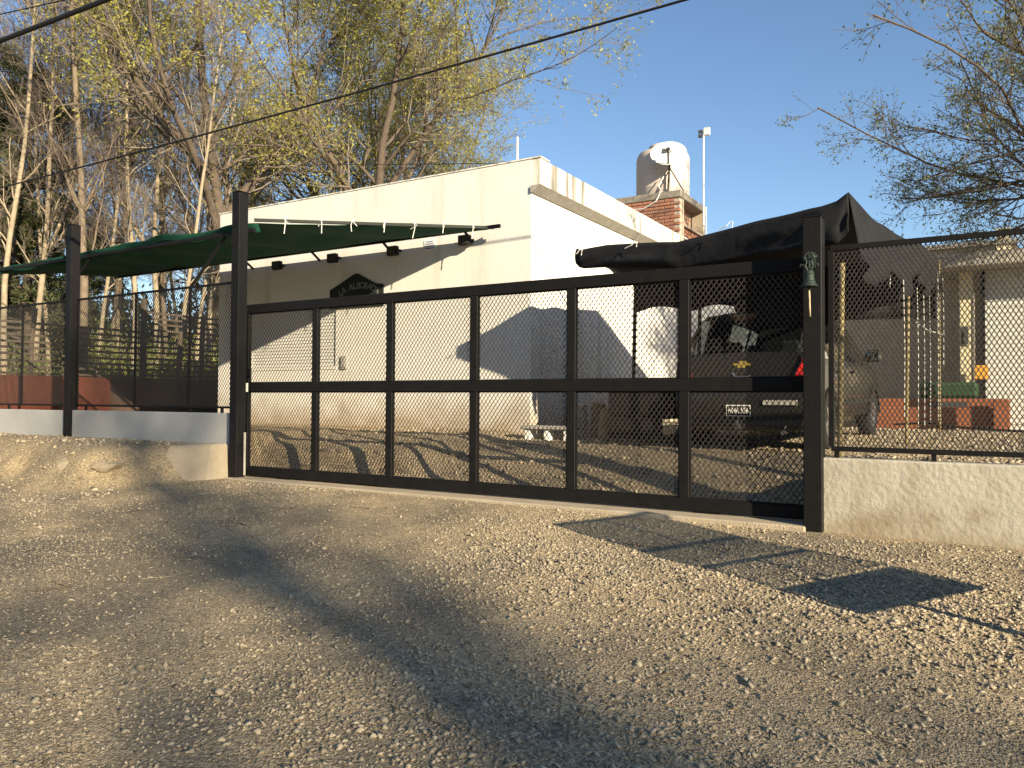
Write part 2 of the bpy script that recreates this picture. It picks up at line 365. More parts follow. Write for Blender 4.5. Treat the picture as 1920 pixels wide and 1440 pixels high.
def post(x, y, z0, z1, label, s=.15):
    t = empty('gate_post', (x+s/2, y+s/2, z0)); tag(t, label, 'post', 'tall square black steel posts along the front boundary')
    MB().box(-s/2, s/2, -s/2, s/2, 0, z1-z0).build('post_tube', M_BLACK, t, bevel=.008)
    MB().box(-s/2-.004, s/2+.004, -s/2-.004, s/2+.004, z1-z0, z1-z0+.008).build('cap_plate', M_BLACK, t)
    return t
post(.0, -.06, -.10, 2.60, 'square black steel post with the bronze bell on it, right end of the gate')
post(-7.21, 0, -.05, 3.79, 'tallest-looking black steel post at the left end of the sliding gate')
post(-11.12, 0, .30, 3.79, 'black steel post in the middle of the left mesh fence, leftmost post')

# right low wall
b = MB(); b.box(.14, 6.5, .0, .20, -.4, .60)
tag(b.build('low_wall', M_CREAMW, bevel=.012), 'low rough cream plastered wall right of the gate under the mesh fence', 'wall')
# left low walls
b = MB(); b.box(-11.0, -7.24, .06, .22, .2, .868)
tag(b.build('low_wall', M_WALLL, bevel=.01), 'low smooth white wall between the two left black posts', 'wall')
b = MB(); b.box(-15.5, -11.13, .06, .22, .2, .862)
tag(b.build('low_wall', M_WALLL, bevel=.01), 'low smooth white wall at the far left edge, beyond the leftmost post', 'wall')
# cement wedge holding the verge beside the left post
b = MB(); b.hexa([(-7.9, -.75, -.1), (-7.22, -.32, -.1), (-7.22, .04, -.1), (-8.2, .04, -.1), (-7.75, -.52, .44), (-7.26, -.20, .475), (-7.24, .03, .475), (-8.2, .03, .46)])
tag(b.build('concrete_kerb', M_THRESH, bevel=.03), 'tan cement kerb wedge beside the left gate post, holding the verge', 'kerb')

def mesh_fence(x0, x1, y, z0, z1, splits, label, feet, fr=.032, pitch=(.050, .068)):
    t = empty('mesh_fence', ((x0+x1)/2, y, z0)); tag(t, label, 'fence'); ox = (x0+x1)/2
    def P(nm, bb, **k): return bb.build(nm, M_BLACK, t, **k)
    P('top_rail', MB().box(x0-ox, x1-ox, -fr/2, fr/2, z1-z0-fr, z1-z0))
    P('bottom_rail', MB().box(x0-ox, x1-ox, -fr/2, fr/2, 0, fr))
    xs_ = [x0]+splits+[x1]
    for i, x in enumerate(xs_):
        P('upright', MB().box(x-ox-fr/2, x-ox+fr/2, -fr/2+.001, fr/2-.001, fr, z1-z0-fr))
    for i in range(len(xs_)-1):
        wdt = xs_[i+1]-xs_[i]-fr; m = expanded('mesh_panel', wdt, z1-z0-2*fr, *pitch)
        link('mesh_panel', m, M_MESH, t, (xs_[i]+fr/2-ox, .0, fr))
    for fx, fz in feet: P('foot', MB().box(fx-ox-.018, fx-ox+.018, -.014, .014, fz-z0, 0))
    return t
mesh_fence(.20, 4.0, .08, .655, 2.365, [2.1], 'black expanded-metal mesh fence on the rough cream wall, right of the bell', [(.24, .6), (.95, .6), (2.1, .6)], fr=.04, pitch=(.035, .059))
mesh_fence(-10.95, -7.23, .12, .93, 2.63, [-9.45, -8.2], 'brownish mesh fence panel between the two left black posts', [(-10.7, .868), (-8.15, .868), (-7.5, .868)], fr=.03)
mesh_fence(-15.4, -11.16, .12, .93, 2.63, [-13.6, -12.6], 'dark mesh fence panel at the far left, left of the leftmost post', [(-13, .862), (-11.4, .862)], fr=.03)

# sliding gate
GY = .20; g = empty('sliding_gate', (-3.55, GY, .05)); tag(g, 'long black sliding gate with twelve expanded-metal mesh panels', 'gate')
ups = [-7.10, -5.845, -4.645, -3.46, -2.275, -1.10, .06]; UW = .095; D = .03
zb0, zb1, zm0, zm1, zt0, zt1 = .052, .165, 1.155, 1.272, 2.195, 2.31
def GP(nm, bb, **k): return bb.build(nm, M_BLACK, g, loc=(3.55, -GY, -.05), **k)
GP('top_rail', MB().box(-7.15, .10, GY-D, GY+D, zt0, zt1), bevel=.004)
GP('middle_rail', MB().box(-7.10+UW/2, .06-UW/2, GY-D-.001, GY+D+.001, zm0, zm1), bevel=.004)
GP('bottom_rail', MB().box(-7.15, .10, GY-D, GY+D, zb0, zb1), bevel=.004)
for x in ups:
    GP('upright', MB().box(x-UW/2, x+UW/2, GY-D+.0015, GY+D-.0015, zb1, zm0), bevel=.004)
    GP('upright', MB().box(x-UW/2, x+UW/2, GY-D+.0015, GY+D-.0015, zm1, zt0), bevel=.004)
pm = {}
for i in range(6):
    wd_ = ups[i+1]-ups[i]-UW
    for (z0, z1) in ((zb1, zm0), (zm1, zt0)):
        m = expanded('mesh_panel', wd_, z1-z0)
        o = link('mesh_panel', m, M_MESH, g, (ups[i]+UW/2+3.55, 0, z0-.05))
        # thin angle bead round the mesh
        bb = MB(); a0, a1 = ups[i]+UW/2, ups[i+1]-UW/2
        bb.box(a0, a0+.012, GY-.012, GY+.012, z0, z1).box(a1-.012, a1, GY-.012, GY+.012, z0, z1).box(a0+.012, a1-.012, GY-.012, GY+.012, z0, z0+.012).box(a0+.012, a1-.012, GY-.012, GY+.012, z1-.012, z1)
        GP('bead', bb)
GP('latch_plate', MB().box(-7.14, -7.0, GY-.05, GY-D-.002, 1.36, 1.46))
GP('guide_bracket', MB().box(-7.16, -7.08, GY-.08, GY-D-.002, 2.18, 2.27))
for x in (-6.4, -.9): GP('wheel_guard', MB().box(x-.12, x+.12, GY-.02, GY+.02, .034, .052))
# strike pipe beside the left post
b = MB(); b.tube([(-7.02, .10, .06), (-7.02, .10, .62)], .016, 8)
tag(b.build('stop_pipe', M_GREYC), 'short pale pipe standing between the left tall post and the gate', 'pipe')

# bell on the right post
t = empty('hanging_bell', (.075, -.185, 2.0)); tag(t, 'green-grey bronze bell with a pale pull rope on the right post', 'bell')
prof = [(.0, .135), (.022, .133), (.034, .125), (.038, .112), (.040, .07), (.045, .045), (.054, .022), (.066, .006), (.068, 0), (.060, 0), (.05, .02), (.036, .06), (.03, .11), (0, .12)]
MB().lathe(prof, 28).build('bell_body', M_BELL, t, smooth=True)
MB().lathe([(.0410, .098), (.0430, .103), (.0410, .108)], 24).build('bell_band', M_BELL, t); MB().lathe([(.0465, .040), (.0490, .044), (.0455, .048)], 24).build('bell_band', M_BELL, t)
b = MB()
for s in (-1, 1):
    b.tube([(s*.012, 0, .132), (s*.03, 0, .17), (s*.018, 0, .21), (s*.04, 0, .235), (s*.022, 0, .27), (0, 0, .285)], [.008, .01, .008, .009, .008, .006], 6)
    b.tube([(s*.03, 0, .17), (s*.065, .0, .185), (s*.072, .0, .165)], [.008, .008, .005], 6)
    b.tube([(s*.02, 0, .235), (s*.055, .02, .245), (s*.05, .05, .262)], [.008, .008, .005], 6)
b.tube([(0, 0, .13), (0, 0, .20), (0, .04, .24), (0, .122, .25)], [.012, .013, .012, .012], 8)
b.box(-.03, .03, .112, .124, .17, .30); b.build('bracket', M_BELL, t)
b = MB(); b.lathe([(0, -.005), (.012, -.008), (.014, -.02), (.008, -.03), (0, -.031)], 12); b.tube([(0, 0, .1), (0, 0, -.01)], .004, 6); b.build('clapper', M_BELL, t, smooth=True)
b = MB(); b.tube([(0, 0, -.03), (.001, 0, -.08), (.003, 0, -.11), (.003, 0, -.16), (.007, 0, -.245)], [.006, .0085, .006, .0075, .005], 8); b.build('pull_rope', M_ROPE, t, smooth=True)

# ------------------------------------------------------------------ white house
XC, YF, ZT, ZB = -4.37, 3.0, 4.60, .45
h = empty('white_house', (-7.8, YF, ZB)); tag(h, 'flat-roofed white rendered house with stained side fascia behind the gate', 'house')
def HP(nm, bb, m, **k): return bb.build(nm, m, h, loc=(7.8, -YF, -ZB), **k)
XL = -11.25
# facade wall with a window opening (x -10.35..-7.2, z 1.63..2.75)
WX0, WX1, WZ0, WZ1 = -10.35, -8.22, 1.63, 2.75
b = MB(); b.box(XL, WX0, YF, YF+.25, ZB, ZT).box(WX1, XC, YF, YF+.25, ZB, ZT).box(WX0, WX1, YF, YF+.25, ZB, WZ0).box(WX0, WX1, YF, YF+.25, WZ1, ZT)
fw = HP('front_wall', b, M_WHITEW)
b = MB(); b.box(XC-.25, XC, YF+.25, 9.3, ZB, 4.2); HP('side_wall', b, M_SIDEW)
b = MB(); b.box(XL, XL+.25, YF+.25, 9.3, ZB, ZT).box(XL+.25, XC-.25, 9.05, 9.3, ZB, 4.2); HP('back_wall', b, M_SIDEW)
b = MB(); b.box(XL+.25, XC-.25, YF+.25, 9.05, 4.05, 4.2); HP('roof_slab', b, M_SLAB)
b = MB(); b.box(XC-.20, XC+.15, YF+.003, 9.3, 4.2, ZT-.004); HP('fascia', b, M_FASCIA, bevel=.012)
# sloped soffit ledge under the fascia
b = MB(); b.hexa([(XC+.002, YF-.03, 4.10), (XC+.03, YF-.03, 4.10), (XC+.03, 9.3, 4.10), (XC+.002, 9.3, 4.10), (XC+.002, YF-.03, 4.199), (XC+.17, YF-.03, 4.199), (XC+.17, 9.3, 4.199), (XC+.002, 9.3, 4.199)])
HP('gutter_ledge', b, M_GREYC)
b = MB(); b.box(XL-.03, XC+.16, YF-.012, YF+.27, ZT, ZT+.02); HP('parapet_cap', b, M_FASCIA)
# roller shutter window
wnd = MB().box(WX0, WX1, YF+.05, YF+.07, WZ0, WZ1).build('window', M_SHUT, h, loc=(7.8, -YF, -ZB))
nsl = 19; sh = (WZ1-WZ0-.02)/nsl; sm = None
for i in range(nsl):
    z = WZ0+.01+i*sh
    if sm is None:
        sm = MB().hexa([(0, -.022, 0), (WX1-WX0-.02, -.022, 0), (WX1-WX0-.02, 0, 0), (0, 0, 0), (0, -.012, sh-.006), (WX1-WX0-.02, -.012, sh-.006), (WX1-WX0-.02, 0, sh-.006), (0, 0, sh-.006)]).mesh('shutter_slat')
    link('shutter_slat', sm, M_SHUT, wnd, (WX0+.01, YF+.0495, z))
HP('window_sill', MB().box(WX0-.03, WX1+.03, YF-.012, YF+.049, WZ0-.05, WZ0-.001), M_WHITEW)
HP('electric_box', MB().box(-8.07, -7.95, YF-.035, YF-.001, 1.58, 1.80).box(-8.05, -7.97, YF-.045, YF-.0355, 1.61, 1.77), M_GREYC)
# thin rod on the roof
b = MB(); b.tube([(-4.85, 3.4, 4.2), (-4.85, 3.4, 5.12)], .018, 8)
tag(b.build('vent_pipe', M_PIPE), 'thin upright white pipe on the house roof near its right corner', 'pipe')
# little enamel plate
t = tag(MB().box(-6.32, -6.10, YF-.012, YF-.001, 3.43, 3.60).build('wall_plaque', M_PIPE), 'small white plaque with blue print high on the white facade', 'plaque')
b = MB()
for i, (u0, u1) in enumerate(((-6.30, -6.13), (-6.29, -6.18), (-6.30, -6.14), (-6.28, -6.15))): b.box(u0, u1, YF-.014, YF-.0125, 3.455+.034*i, 3.470+.034*i)
b.build('print', mat('blue_print', (.12, .16, .35), rough=.6), t)

# sign LA ALBORADA
t = empty('name_sign', (-7.75, YF-.02, 2.72)); tag(t, 'dark arched name board reading LA ALBORADA on the white facade', 'sign')
MB().prism([(-.60, -.12), (.60, -.12), (.60, .24), (.42, .27), (.04, .46), (-.04, .46), (-.42, .29), (-.60, .22)], 0, .018).build('board', M_SIGN, t, bevel=.004)
def arc_text(s, r, cz, size, parent, m, y, widths, x_off=0, step=.088):
    n = len(s); mb_v = []; tot = n*step
    for i, ch in enumerate(s):
        if ch == ' ': continue
        u = (i-(n-1)/2)*step; an = u/r; mm = text_mesh(ch, size, .003, .004)
        mm.transform(Matrix.Translation((x_off+r*math.sin(an), y, cz+r*math.cos(an)))@Matrix.Rotation(an, 4, 'Y')@Matrix.Rotation(math.pi/2, 4, 'X'))
        mb_v.append(mm)
    bm = bmesh.new()
    for mm in mb_v: bm.from_mesh(mm); bpy.data.meshes.remove(mm)
    me = bpy.data.meshes.new('lettering'); bm.to_mesh(me); bm.free(); return link('lettering', me, m, parent)
arc_text('LA ALBORADA', .85, -.60, .15, t, M_SIGNL, -.004, None, .06, .084)

# floodlights on the facade under the green sail
for i, (x, z, lab) in enumerate(((-9.55, 3.46, 'black floodlight on the facade nearest the tall left post'), (-8.20, 3.47, 'black floodlight on the facade above the left end of the name board'), (-6.88, 3.47, 'black floodlight on the facade right of the name board'), (-5.47, 3.50, 'black floodlight on the facade at the right tip of the green sail'))):
    t = empty('floodlight', (x, YF, z)); tag(t, lab, 'lamp', 'floodlights in a row on the white facade')
    MB().box(-.10, .10, -.16, -.07, -.08, .07).build('lamp_housing', M_BLACK, t, bevel=.01)
    MB().box(-.085, .085, -.166, -.1605, -.065, .055).build('lamp_lens', M_DKGREY, t)
    MB().box(-.03, .03, -.07, -.001, -.03, .03).box(-.112, -.102, -.13, -.02, -.02, .02).box(.102, .112, -.13, -.02, -.02, .02).build('lamp_bracket', M_BLACK, t)

# ------------------------------------------------------------------ cloth grids
def cloth(name, pts, thick, m, parent=None):
    """pts (n,m,3) grid -> a sheet with real thickness"""
    P = np.asarray(pts, float); n, k, _ = P.shape
    du = np.gradient(P, axis=0); dv = np.gradient(P, axis=1); N = np.cross(du, dv); N /= (np.linalg.norm(N, axis=-1, keepdims=True)+1e-9)
    A = (P+N*thick/2).reshape(-1, 3); B = (P-N*thick/2).reshape(-1, 3); V = np.concatenate([A, B]); o = n*k
    i = np.arange(n*k).reshape(n, k); q = np.stack([i[:-1, :-1], i[1:, :-1], i[1:, 1:], i[:-1, 1:]], -1).reshape(-1, 4)
    F = [q, q[:, ::-1]+o]
    for e in (i[0, :], i[-1, ::-1], i[::-1, 0], i[:, -1]): F.append(np.stack([e[:-1], e[1:], e[1:]+o, e[:-1]+o], -1))
    me = np_mesh(name, V, np.concatenate(F), smooth=True); return link(name, me, m, parent)
def bilerp(c00, c10, c11, c01, n, k):
    u = np.linspace(0, 1, n)[:, None, None]; v = np.linspace(0, 1, k)[None, :, None]
    c00, c10, c11, c01 = [np.array(c, float) for c in (c00, c10, c11, c01)]
    return c00*(1-u)*(1-v)+c10*u*(1-v)+c11*u*v+c01*(1-u)*v

# ------------------------------------------------------------------ green shade sail and its frame
A_ = (-5.00, 2.80, 3.60); B_ = (-7.05, .30, 3.44); C_ = (-14.2, .30, 3.34); D_ = (-14.2, 2.80, 3.62)
t = empty('green_shade_sail', (-7.5, .3, .6)); tag(t, 'dark green shade cloth awning stretched from the white facade to the left posts', 'awning')
off = Vector((-7.5, .3, .6))
def S(p): return (p[0]-off.x, p[1]-off.y, p[2]-off.z)
n1, n2 = 60, 26
G = bilerp(A_, (-14.2, 2.80, 3.62), C_, B_, n1, n2)
uu = np.linspace(0, 1, n1)[:, None]; vv = np.linspace(0, 1, n2)[None, :]
G[..., 2] += -.09*np.clip(uu*6, 0, 1)*np.sin(np.pi*vv)*(.35+.65*np.sin(np.pi*np.clip(uu*1.1, 0, 1)))+.035*np.sin(uu*37+vv*5)*np.sin(np.pi*vv)+.05*(vnoise(uu*9+vv*2, vv*4+uu, 1.5)-.5)
# front hem billows up between ties
G[..., 2] += (vv**7)*(.06*vnoise(uu*9, uu*0, 1.)+.025*np.sin(uu*23))*np.sin(np.pi*np.clip(uu, 0, 1))**.5
G[..., 1] += -.06*(vv**8)*np.sin(uu*np.pi*9)
off_arr = np.array(off); cloth('cloth', G-off_arr, .006, M_GREEN, t)
# folded hem falling behind the front pole
H1 = np.zeros((n1, 5, 3)); top = G[:, -1]
for j in range(5):
    H1[:, j] = top; H1[:, j, 2] -= j*.028+.02*np.sin(np.linspace(0, 40, n1))*j/4; H1[:, j, 1] += .012*j
cloth('front_hem', H1-off_arr, .005, M_GREEN, t)
def TP(nm, bb, m): return bb.build(nm, m, t)
TP('edge_pole', MB().bar(S((-4.93, 2.86, 3.62)), S((-7.08, .26, 3.46)), .04, .04), M_SIGN)
TP('wall_pole', MB().bar(S((-4.78, 2.80, 3.62)), S((-14.3, 2.80, 3.60)), .045, .05), M_BLACK)
TP('front_pole', MB().bar(S((-7.08, .27, 3.33)), S((-14.3, .27, 3.33)), .045, .045), M_BLACK)
for x in (-5.4, -7.0, -8.6, -10.3): TP('wall_bracket', MB().bar(S((x, 2.80, 3.59)), S((x, 2.995, 3.47)), .03, .03), M_BLACK)
TP('brace', MB().bar(S((-11.7, .24, 2.64)), S((-10.95, .3, 3.30)), .03, .03), M_BLACK)
TP('brace', MB().bar(S((-8.3, .2, 2.64)), S((-7.7, .3, 3.30)), .03, .03), M_BLACK)
ed = [Vector(A_)*(1-s)+Vector(B_)*s for s in (.06, .2, .33, .46, .6, .73, .88)]
for i, p in enumerate(ed):
    r_ = random.Random(i); q = p+Vector((-.0, -.045, .02)); bb = MB()
    l1 = .10+.10*r_.random()
    bb.tube([q+Vector((.02, .02, .05)), q+Vector((0, -.012, .03)), q+Vector((-.01+.05*r_.random()-.02, -.015, -.04)), q+Vector((.04*r_.random()-.03, -.012, -l1))], .0065, 5)
    bb.tube([q+Vector((0, -.012, .03)), q+Vector((.07-.15*r_.random(), -.018, -.02)), q+Vector((.10-.2*r_.random(), -.012, -.06))], .006, 5)
    b2 = MB(); b2.v = [S(v) for v in bb.v]; b2.f = bb.f; TP('tie_string', b2, M_STRING)

# ------------------------------------------------------------------ black shade sail over the car
t = empty('black_shade_sail', (-1, 3, .6)); tag(t, 'black shade cloth canopy sagging over the parked car', 'awning')
off = Vector((-1, 3, .6)); off_arr = np.array(off)
FT = [(-2.97, 1.72, 2.91), (-2.55, 1.66, 2.92), (-1.85, 1.55, 2.86), (-1.62, 1.5, 2.83), (-1.2, 1.42, 2.87), (-.70, 1.28, 2.92), (-.30, 1.14, 2.93), (-.05, 1.05, 2.93), (.10, 1.02, 2.96), (.21, 1.0, 3.03)]
BT = [(-3.55, 4.9, 2.92), (.70, 5.9, 3.18)]
n1, n2 = 56, 36
fs = np.linspace(0, 1, len(FT)); us = np.linspace(0, 1, n1)
front = np.stack([np.interp(us, fs, np.array(FT)[:, i]) for i in range(3)], -1)
back = np.array(BT[0])*(1-us[:, None])+np.array(BT[1])*us[:, None]
v = np.linspace(0, 1, n2)[None, :, None]; G = front[:, None]*(1-v)+back[:, None]*v
uu = us[:, None]; vv = v[..., 0]
G[..., 2] += -.22*np.sin(np.pi*vv)*np.sin(np.pi*uu)**.6+.07*(vnoise(uu*9, vv*7, 1)-.5)*np.sin(np.pi*np.clip(vv+.08, 0, 1))
# right edge: rises to the peak then falls
G[..., 2] += -.10*(uu**6)*np.sin(np.pi*np.clip(vv*1.4, 0, 1))
cloth('canopy', G-off_arr, .006, M_BCLOTH, t)
# front valance, a folded-over roll
H1 = np.zeros((n1, 9, 3)); dep = np.interp(us, [0, .02, .15, .45, .7, .9, 1], [.20, .23, .27, .33, .36, .40, .36])
for j in range(9):
    s = j/8; H1[:, j] = G[:, 0]; H1[:, j, 2] -= dep*s; H1[:, j, 1] += -.018*math.sin(s*math.pi)+.02*s+.06*(vnoise(us*14+s*2.2, us*0+s*3.1, 1.)-.5)*min(1, 2*s)
    H1[:, j, 0] += .03*math.sin(s*math.pi)*(us < .02)*-1
cloth('front_valance', H1-off_arr, .006, M_BCLOTH, t)
# end roll at the left tip
H2 = np.zeros((7, 9, 3))
for i in range(7):
    for j in range(9):
        a = j/8*math.pi; H2[i, j] = (-2.98+.03*math.sin(a)*-1, 1.72+.30*i/6*1.0, 2.93-.10+.10*math.cos(a))
cloth('left_end_fold', H2-off_arr, .006, M_BCLOTH, t)
# right side drop, scalloped and pleated
edge = G[-1]; n3 = 44; es = np.linspace(0, 1, n3); E3 = np.stack([np.interp(es, np.linspace(0, 1, n2), edge[:, i]) for i in range(3)], -1)
H3 = np.zeros((n3, 9, 3))
drop = .62+.10*np.sin(es*19)+.12*(np.abs(np.sin(es*11)))-.18*es
for j in range(9):
    s = j/8; H3[:, j] = E3; H3[:, j, 2] -= drop*s; H3[:, j, 0] += .06*np.sin(es*60+2*np.sin(es*9))*min(1, s*1.6)*np.clip(1.3-es*1.1, .3, 1)+.10*s
    H3[:, j, 1] += .03*np.sin(es*70+1)*s
cloth('side_drop', H3-off_arr, .006, M_BCLOTH, t)
# back drop with straight hem on the right and scallops on the left
n4 = 60; bs = np.linspace(0, 1, n4); E4 = back[0]*(1-bs[:, None])+back[-1]*bs[:, None]
hem = np.where(bs < .36, 2.47+.10*np.abs(np.sin(bs*15.5)), 2.28)
H4 = np.zeros((n4, 8, 3))
for j in range(8):
    s = j/7; H4[:, j] = E4; H4[:, j, 2] = E4[:, 2]*(1-s)+hem*s; H4[:, j, 1] += .03*np.sin(bs*60)*s
cloth('back_drop', H4-off_arr, .006, M_BCLOTH, t)
def TP2(nm, bb, m): bb.v = [(a[0]-off.x, a[1]-off.y, a[2]-off.z) for a in bb.v]; return bb.build(nm, m, t)
for q in ((-2.15, 1.56, 2.86), (-.98, 1.30, 2.90), (-2.9, 1.66, 2.85)):
    q = Vector(q); TP2('tie_string', MB().tube([q+Vector((-.12, -.03, -.03)), q+Vector((-.03, -.05, -.005)), q+Vector((.01, -.05, .04)), q+Vector((.04, -.05, .03)), q+Vector((.03, -.05, -.03))], .006, 5), M_STRING)
for k, (x, y, zt, zb) in enumerate(((.42, 2.4, 2.5, 2.30), (.50, 3.1, 2.48, .9), (.52, 3.5, 2.45, 2.28), (.58, 4.0, 2.5, .75), (.62, 4.5, 2.5, .75), (.66, 5.0, 2.55, .8), (.72, 5.7, 2.6, .8), (.78, 5.95, 2.9, 1.6), (.74, 5.4, 2.85, 1.9))):
    TP2('hanging_cord', MB().tube([(x, y, zt), (x+.01, y, (zt+zb)/2), (x+.005, y, zb)], .006, 5), M_CORD)
TP2('loose_cord', MB().tube([(.50, 5.0, 2.15), (.62, 5.3, 2.06), (.80, 5.9, 2.03)], .007, 5), M_CORD)

def pole(x, y, z0, z1, r, m, label, lean=(0, 0)):
    b = MB(); n = 9; P = [(lean[0]*i/n, lean[1]*i/n, (z1-z0)*i/n) for i in range(n+1)]; RR = [r*(1+.12*(i % 2)) for i in range(n+1)]
    return tag(b.build('canopy_pole', m, loc=(x, y, z0)) if False else MB().tube(P, RR, 10).build('canopy_pole', m, smooth=True, loc=(x, y, z0)), label, 'pole', 'poles holding up the black canopy')
zg = lambda x, y: float(height(x, y))
pole(.13, .95, zg(.13, .95)-.1, 2.36, .024, M_BAMBOO, 'yellow bamboo pole right behind the mesh fence, beside the bell post', (.03, 0))
pole(.50, 3.4, zg(.5, 3.4)-.1, 2.5, .018, M_BAMBOO, 'slim bamboo pole behind the mesh fence, second from the bell post', (.03, 0))
pole(.74, 5.85, zg(.7, 5.8)-.1, 3.1, .014, M_BAMBOO, 'slim pole at the far right back corner of the black canopy')
pole(-3.42, 4.55, zg(-3.4, 4.5)-.1, 2.95, .028, M_BLACK, 'thin dark pole near the white side wall, left back corner of the canopy', (.05, 0))
pole(-2.55, 5.1, zg(-2.5, 5.1)-.1, 2.75, .026, M_BLACK, 'thin dark pole just left of the parked car', (.03, 0))
pole(-2.80, 1.85, zg(-2.8, 1.85)-.1, 2.80, .0, M_BLACK, '') if False else None

# ------------------------------------------------------------------ brick tank tower behind the house
TX0, TX1, TY0, TY1, TZ1 = -6.35, -4.30, 9.32, 11.05, 5.62
t = empty('brick_tank_tower', (-5.3, 10.2, .6)); tag(t, 'exposed red brick tower with a weathered slab carrying the water tank', 'tower')
off = Vector((-5.3, 10.2, .6))
def K(bb, nm, m, parent=None, **k): bb.v = [(a[0]-off.x, a[1]-off.y, a[2]-off.z) for a in bb.v]; return bb.build(nm, m, parent or t, **k)
b = MB(); b.box(TX0+.02, TX1-.02, TY0+.02, TY0+.16, .3, TZ1-.16).box(TX1-.45, TX1-.30, TY0+.16, TY1-.02, .3, TZ1-.16).box(TX0+.02, TX0+.16, TY0+.16, TY1-.02, .3, TZ1-.16)
K(b, 'mortar_core', M_MORTAR); K(MB().box(TX1-.299, TX1-.08, TY0+.262, TY1-.122, .3, 4.90), 'side_infill', M_BRICK2)
K(MB().box(TX0-.02, TX1+.02, TY0-.02, TY1+.02, TZ1-.155, TZ1), 'top_slab', M_SLAB, bevel=.015)
# side frame: two slim concrete columns and the shelf edges round the open niche
K(MB().box(TX1-.30, TX1-.005, TY0+.165, TY0+.26, .3, TZ1-.16), 'corner_column', M_BEIGE)
K(MB().box(TX1-.30, TX1-.005, TY1-.12, TY1-.01, .3, TZ1-.16), 'corner_column', M_BEIGE)
K(MB().box(TX1-.30, TX1-.01, TY0+.26, TY1-.12, 4.901, 4.94), 'niche_shelf', M_BEIGE)
K(MB().tube([(TX1+.01, TY0+.1, 4.62), (TX1+.01, TY1+.04, 4.62), (TX1+.01, TY1+.04, 4.3)], .018, 8), 'white_pipe', M_PIPE)
K(MB().tube([(TX1+.015, TY1+.035, 3.6), (TX1+.015, TY1+.035, 5.62)], .018, 8), 'white_pipe', M_PIPE)
bl, bh, bd = .235, .058, .06; bmesh_ = [None, None]; cx = 0
bmeshes = []
for k in range(4):
    rb = random.Random(k); j = lambda: (rb.random()-.5)*.010
    P = [(0+j(), 0+j(), 0+j()), (bl+j(), 0+j(), 0+j()), (bl, bd, 0), (0, bd, 0), (0+j(), 0+j(), bh+j()), (bl+j(), 0+j(), bh+j()), (bl, bd, bh), (0, bd, bh)]
    me = MB().hexa(P).mesh('brick', bevel=.006); me.materials.append(M_BRICK if k != 3 else M_BRICK2); bmeshes.append(me)
rows = int((TZ1-.16-4.35)/(bh+.016))
cnt = 0
for r_ in range(rows):
    z = TZ1-.165-(r_+1)*(bh+.016)+.016
    x = TX1-.004-(0 if r_ % 2 else bl/2)-bl
    while x > TX0-.02 and x > -6.1:
        o = link('brick', bmeshes[random.randrange(4)], None, t, (x-off.x, TY0-.012+random.random()*.010-off.y, z-off.z)); x -= bl+.016; cnt += 1
    if not r_ % 2:
        pass
for r_ in range(rows):   # bricks inside the side face (recessed below the niche)
    z = TZ1-.165-(r_+1)*(bh+.016)+.016
    y = TY0+.27+(0 if r_ % 2 else .11); inn = z > 4.84
    
    while y < TY1-.30:
        o = link('brick', bmeshes[random.randrange(4)], None, t, (TX1-(.29 if inn else .07)-off.x+.0, y-off.y, z-off.z), (0, 0, math.pi/2)); o.location.x += .06 if False else 0; y += bl+.016

# water tank
t = empty('water_tank', (-5.0, 10.15, TZ1)); tag(t, 'pinkish beige plastic water tank with a domed lid on the brick tower', 'water tank')
MB().lathe([(.0, .0), (.58, .0), (.60, .03), (.60, .95), (.585, 1.02), (.54, 1.10), (.40, 1.16), (.33, 1.17)], 48).build('tank_body', M_TANK, t, smooth=True)
MB().lathe([(.32, 1.165), (.325, 1.25), (.30, 1.28), (.20, 1.30), (0, 1.305)], 32).build('lid', M_TANK, t, smooth=True)
b = MB()
for z in (.25, .5, .75): b.lathe([(.599, z-.02), (.607, z), (.599, z+.02)], 48)
b.build('rib', M_TANK, t, smooth=True)

# satellite dish
t = empty('satellite_dish', (-4.66, 9.45, TZ1)); t.scale = (1.28, 1.28, 1.1); tag(t, 'white round satellite dish with a dark logo in front of the water tank', 'satellite dish')
dn = Vector((.30, -.86, .42)).normalized(); q = dn.to_track_quat('Z', 'Y').to_matrix().to_4x4(); C0 = Vector((.05, -.04, .74))
def dish_part(bb, nm, m, **k):
    bb.v = [tuple((Matrix.Translation(C0)@q)@Vector(a)) for a in bb.v]; return bb.build(nm, m, t, **k)
dish_part(MB().lathe([(0, 0), (.12, .008), (.22, .03), (.295, .058), (.305, .062), (.298, .050), (.22, .02), (.12, -.004), (0, -.012)], 40), 'reflector_or_lit_patch', M_DISH, smooth=True)
b = MB(); b.tube([(0, -.27, .03), (0, -.20, .36)], .016, 8); b.tube([(0, 0, -.01), (0, 0, -.08)], .05, 10); dish_part(b, 'feed_arm', M_DKGREY)
b = MB(); b.tube([(0, -.20, .36), (0, -.14, .31)], .035, 10); dish_part(b, 'feed_horn', M_DKGREY)
def ring_poly(pts, y=.0): return pts
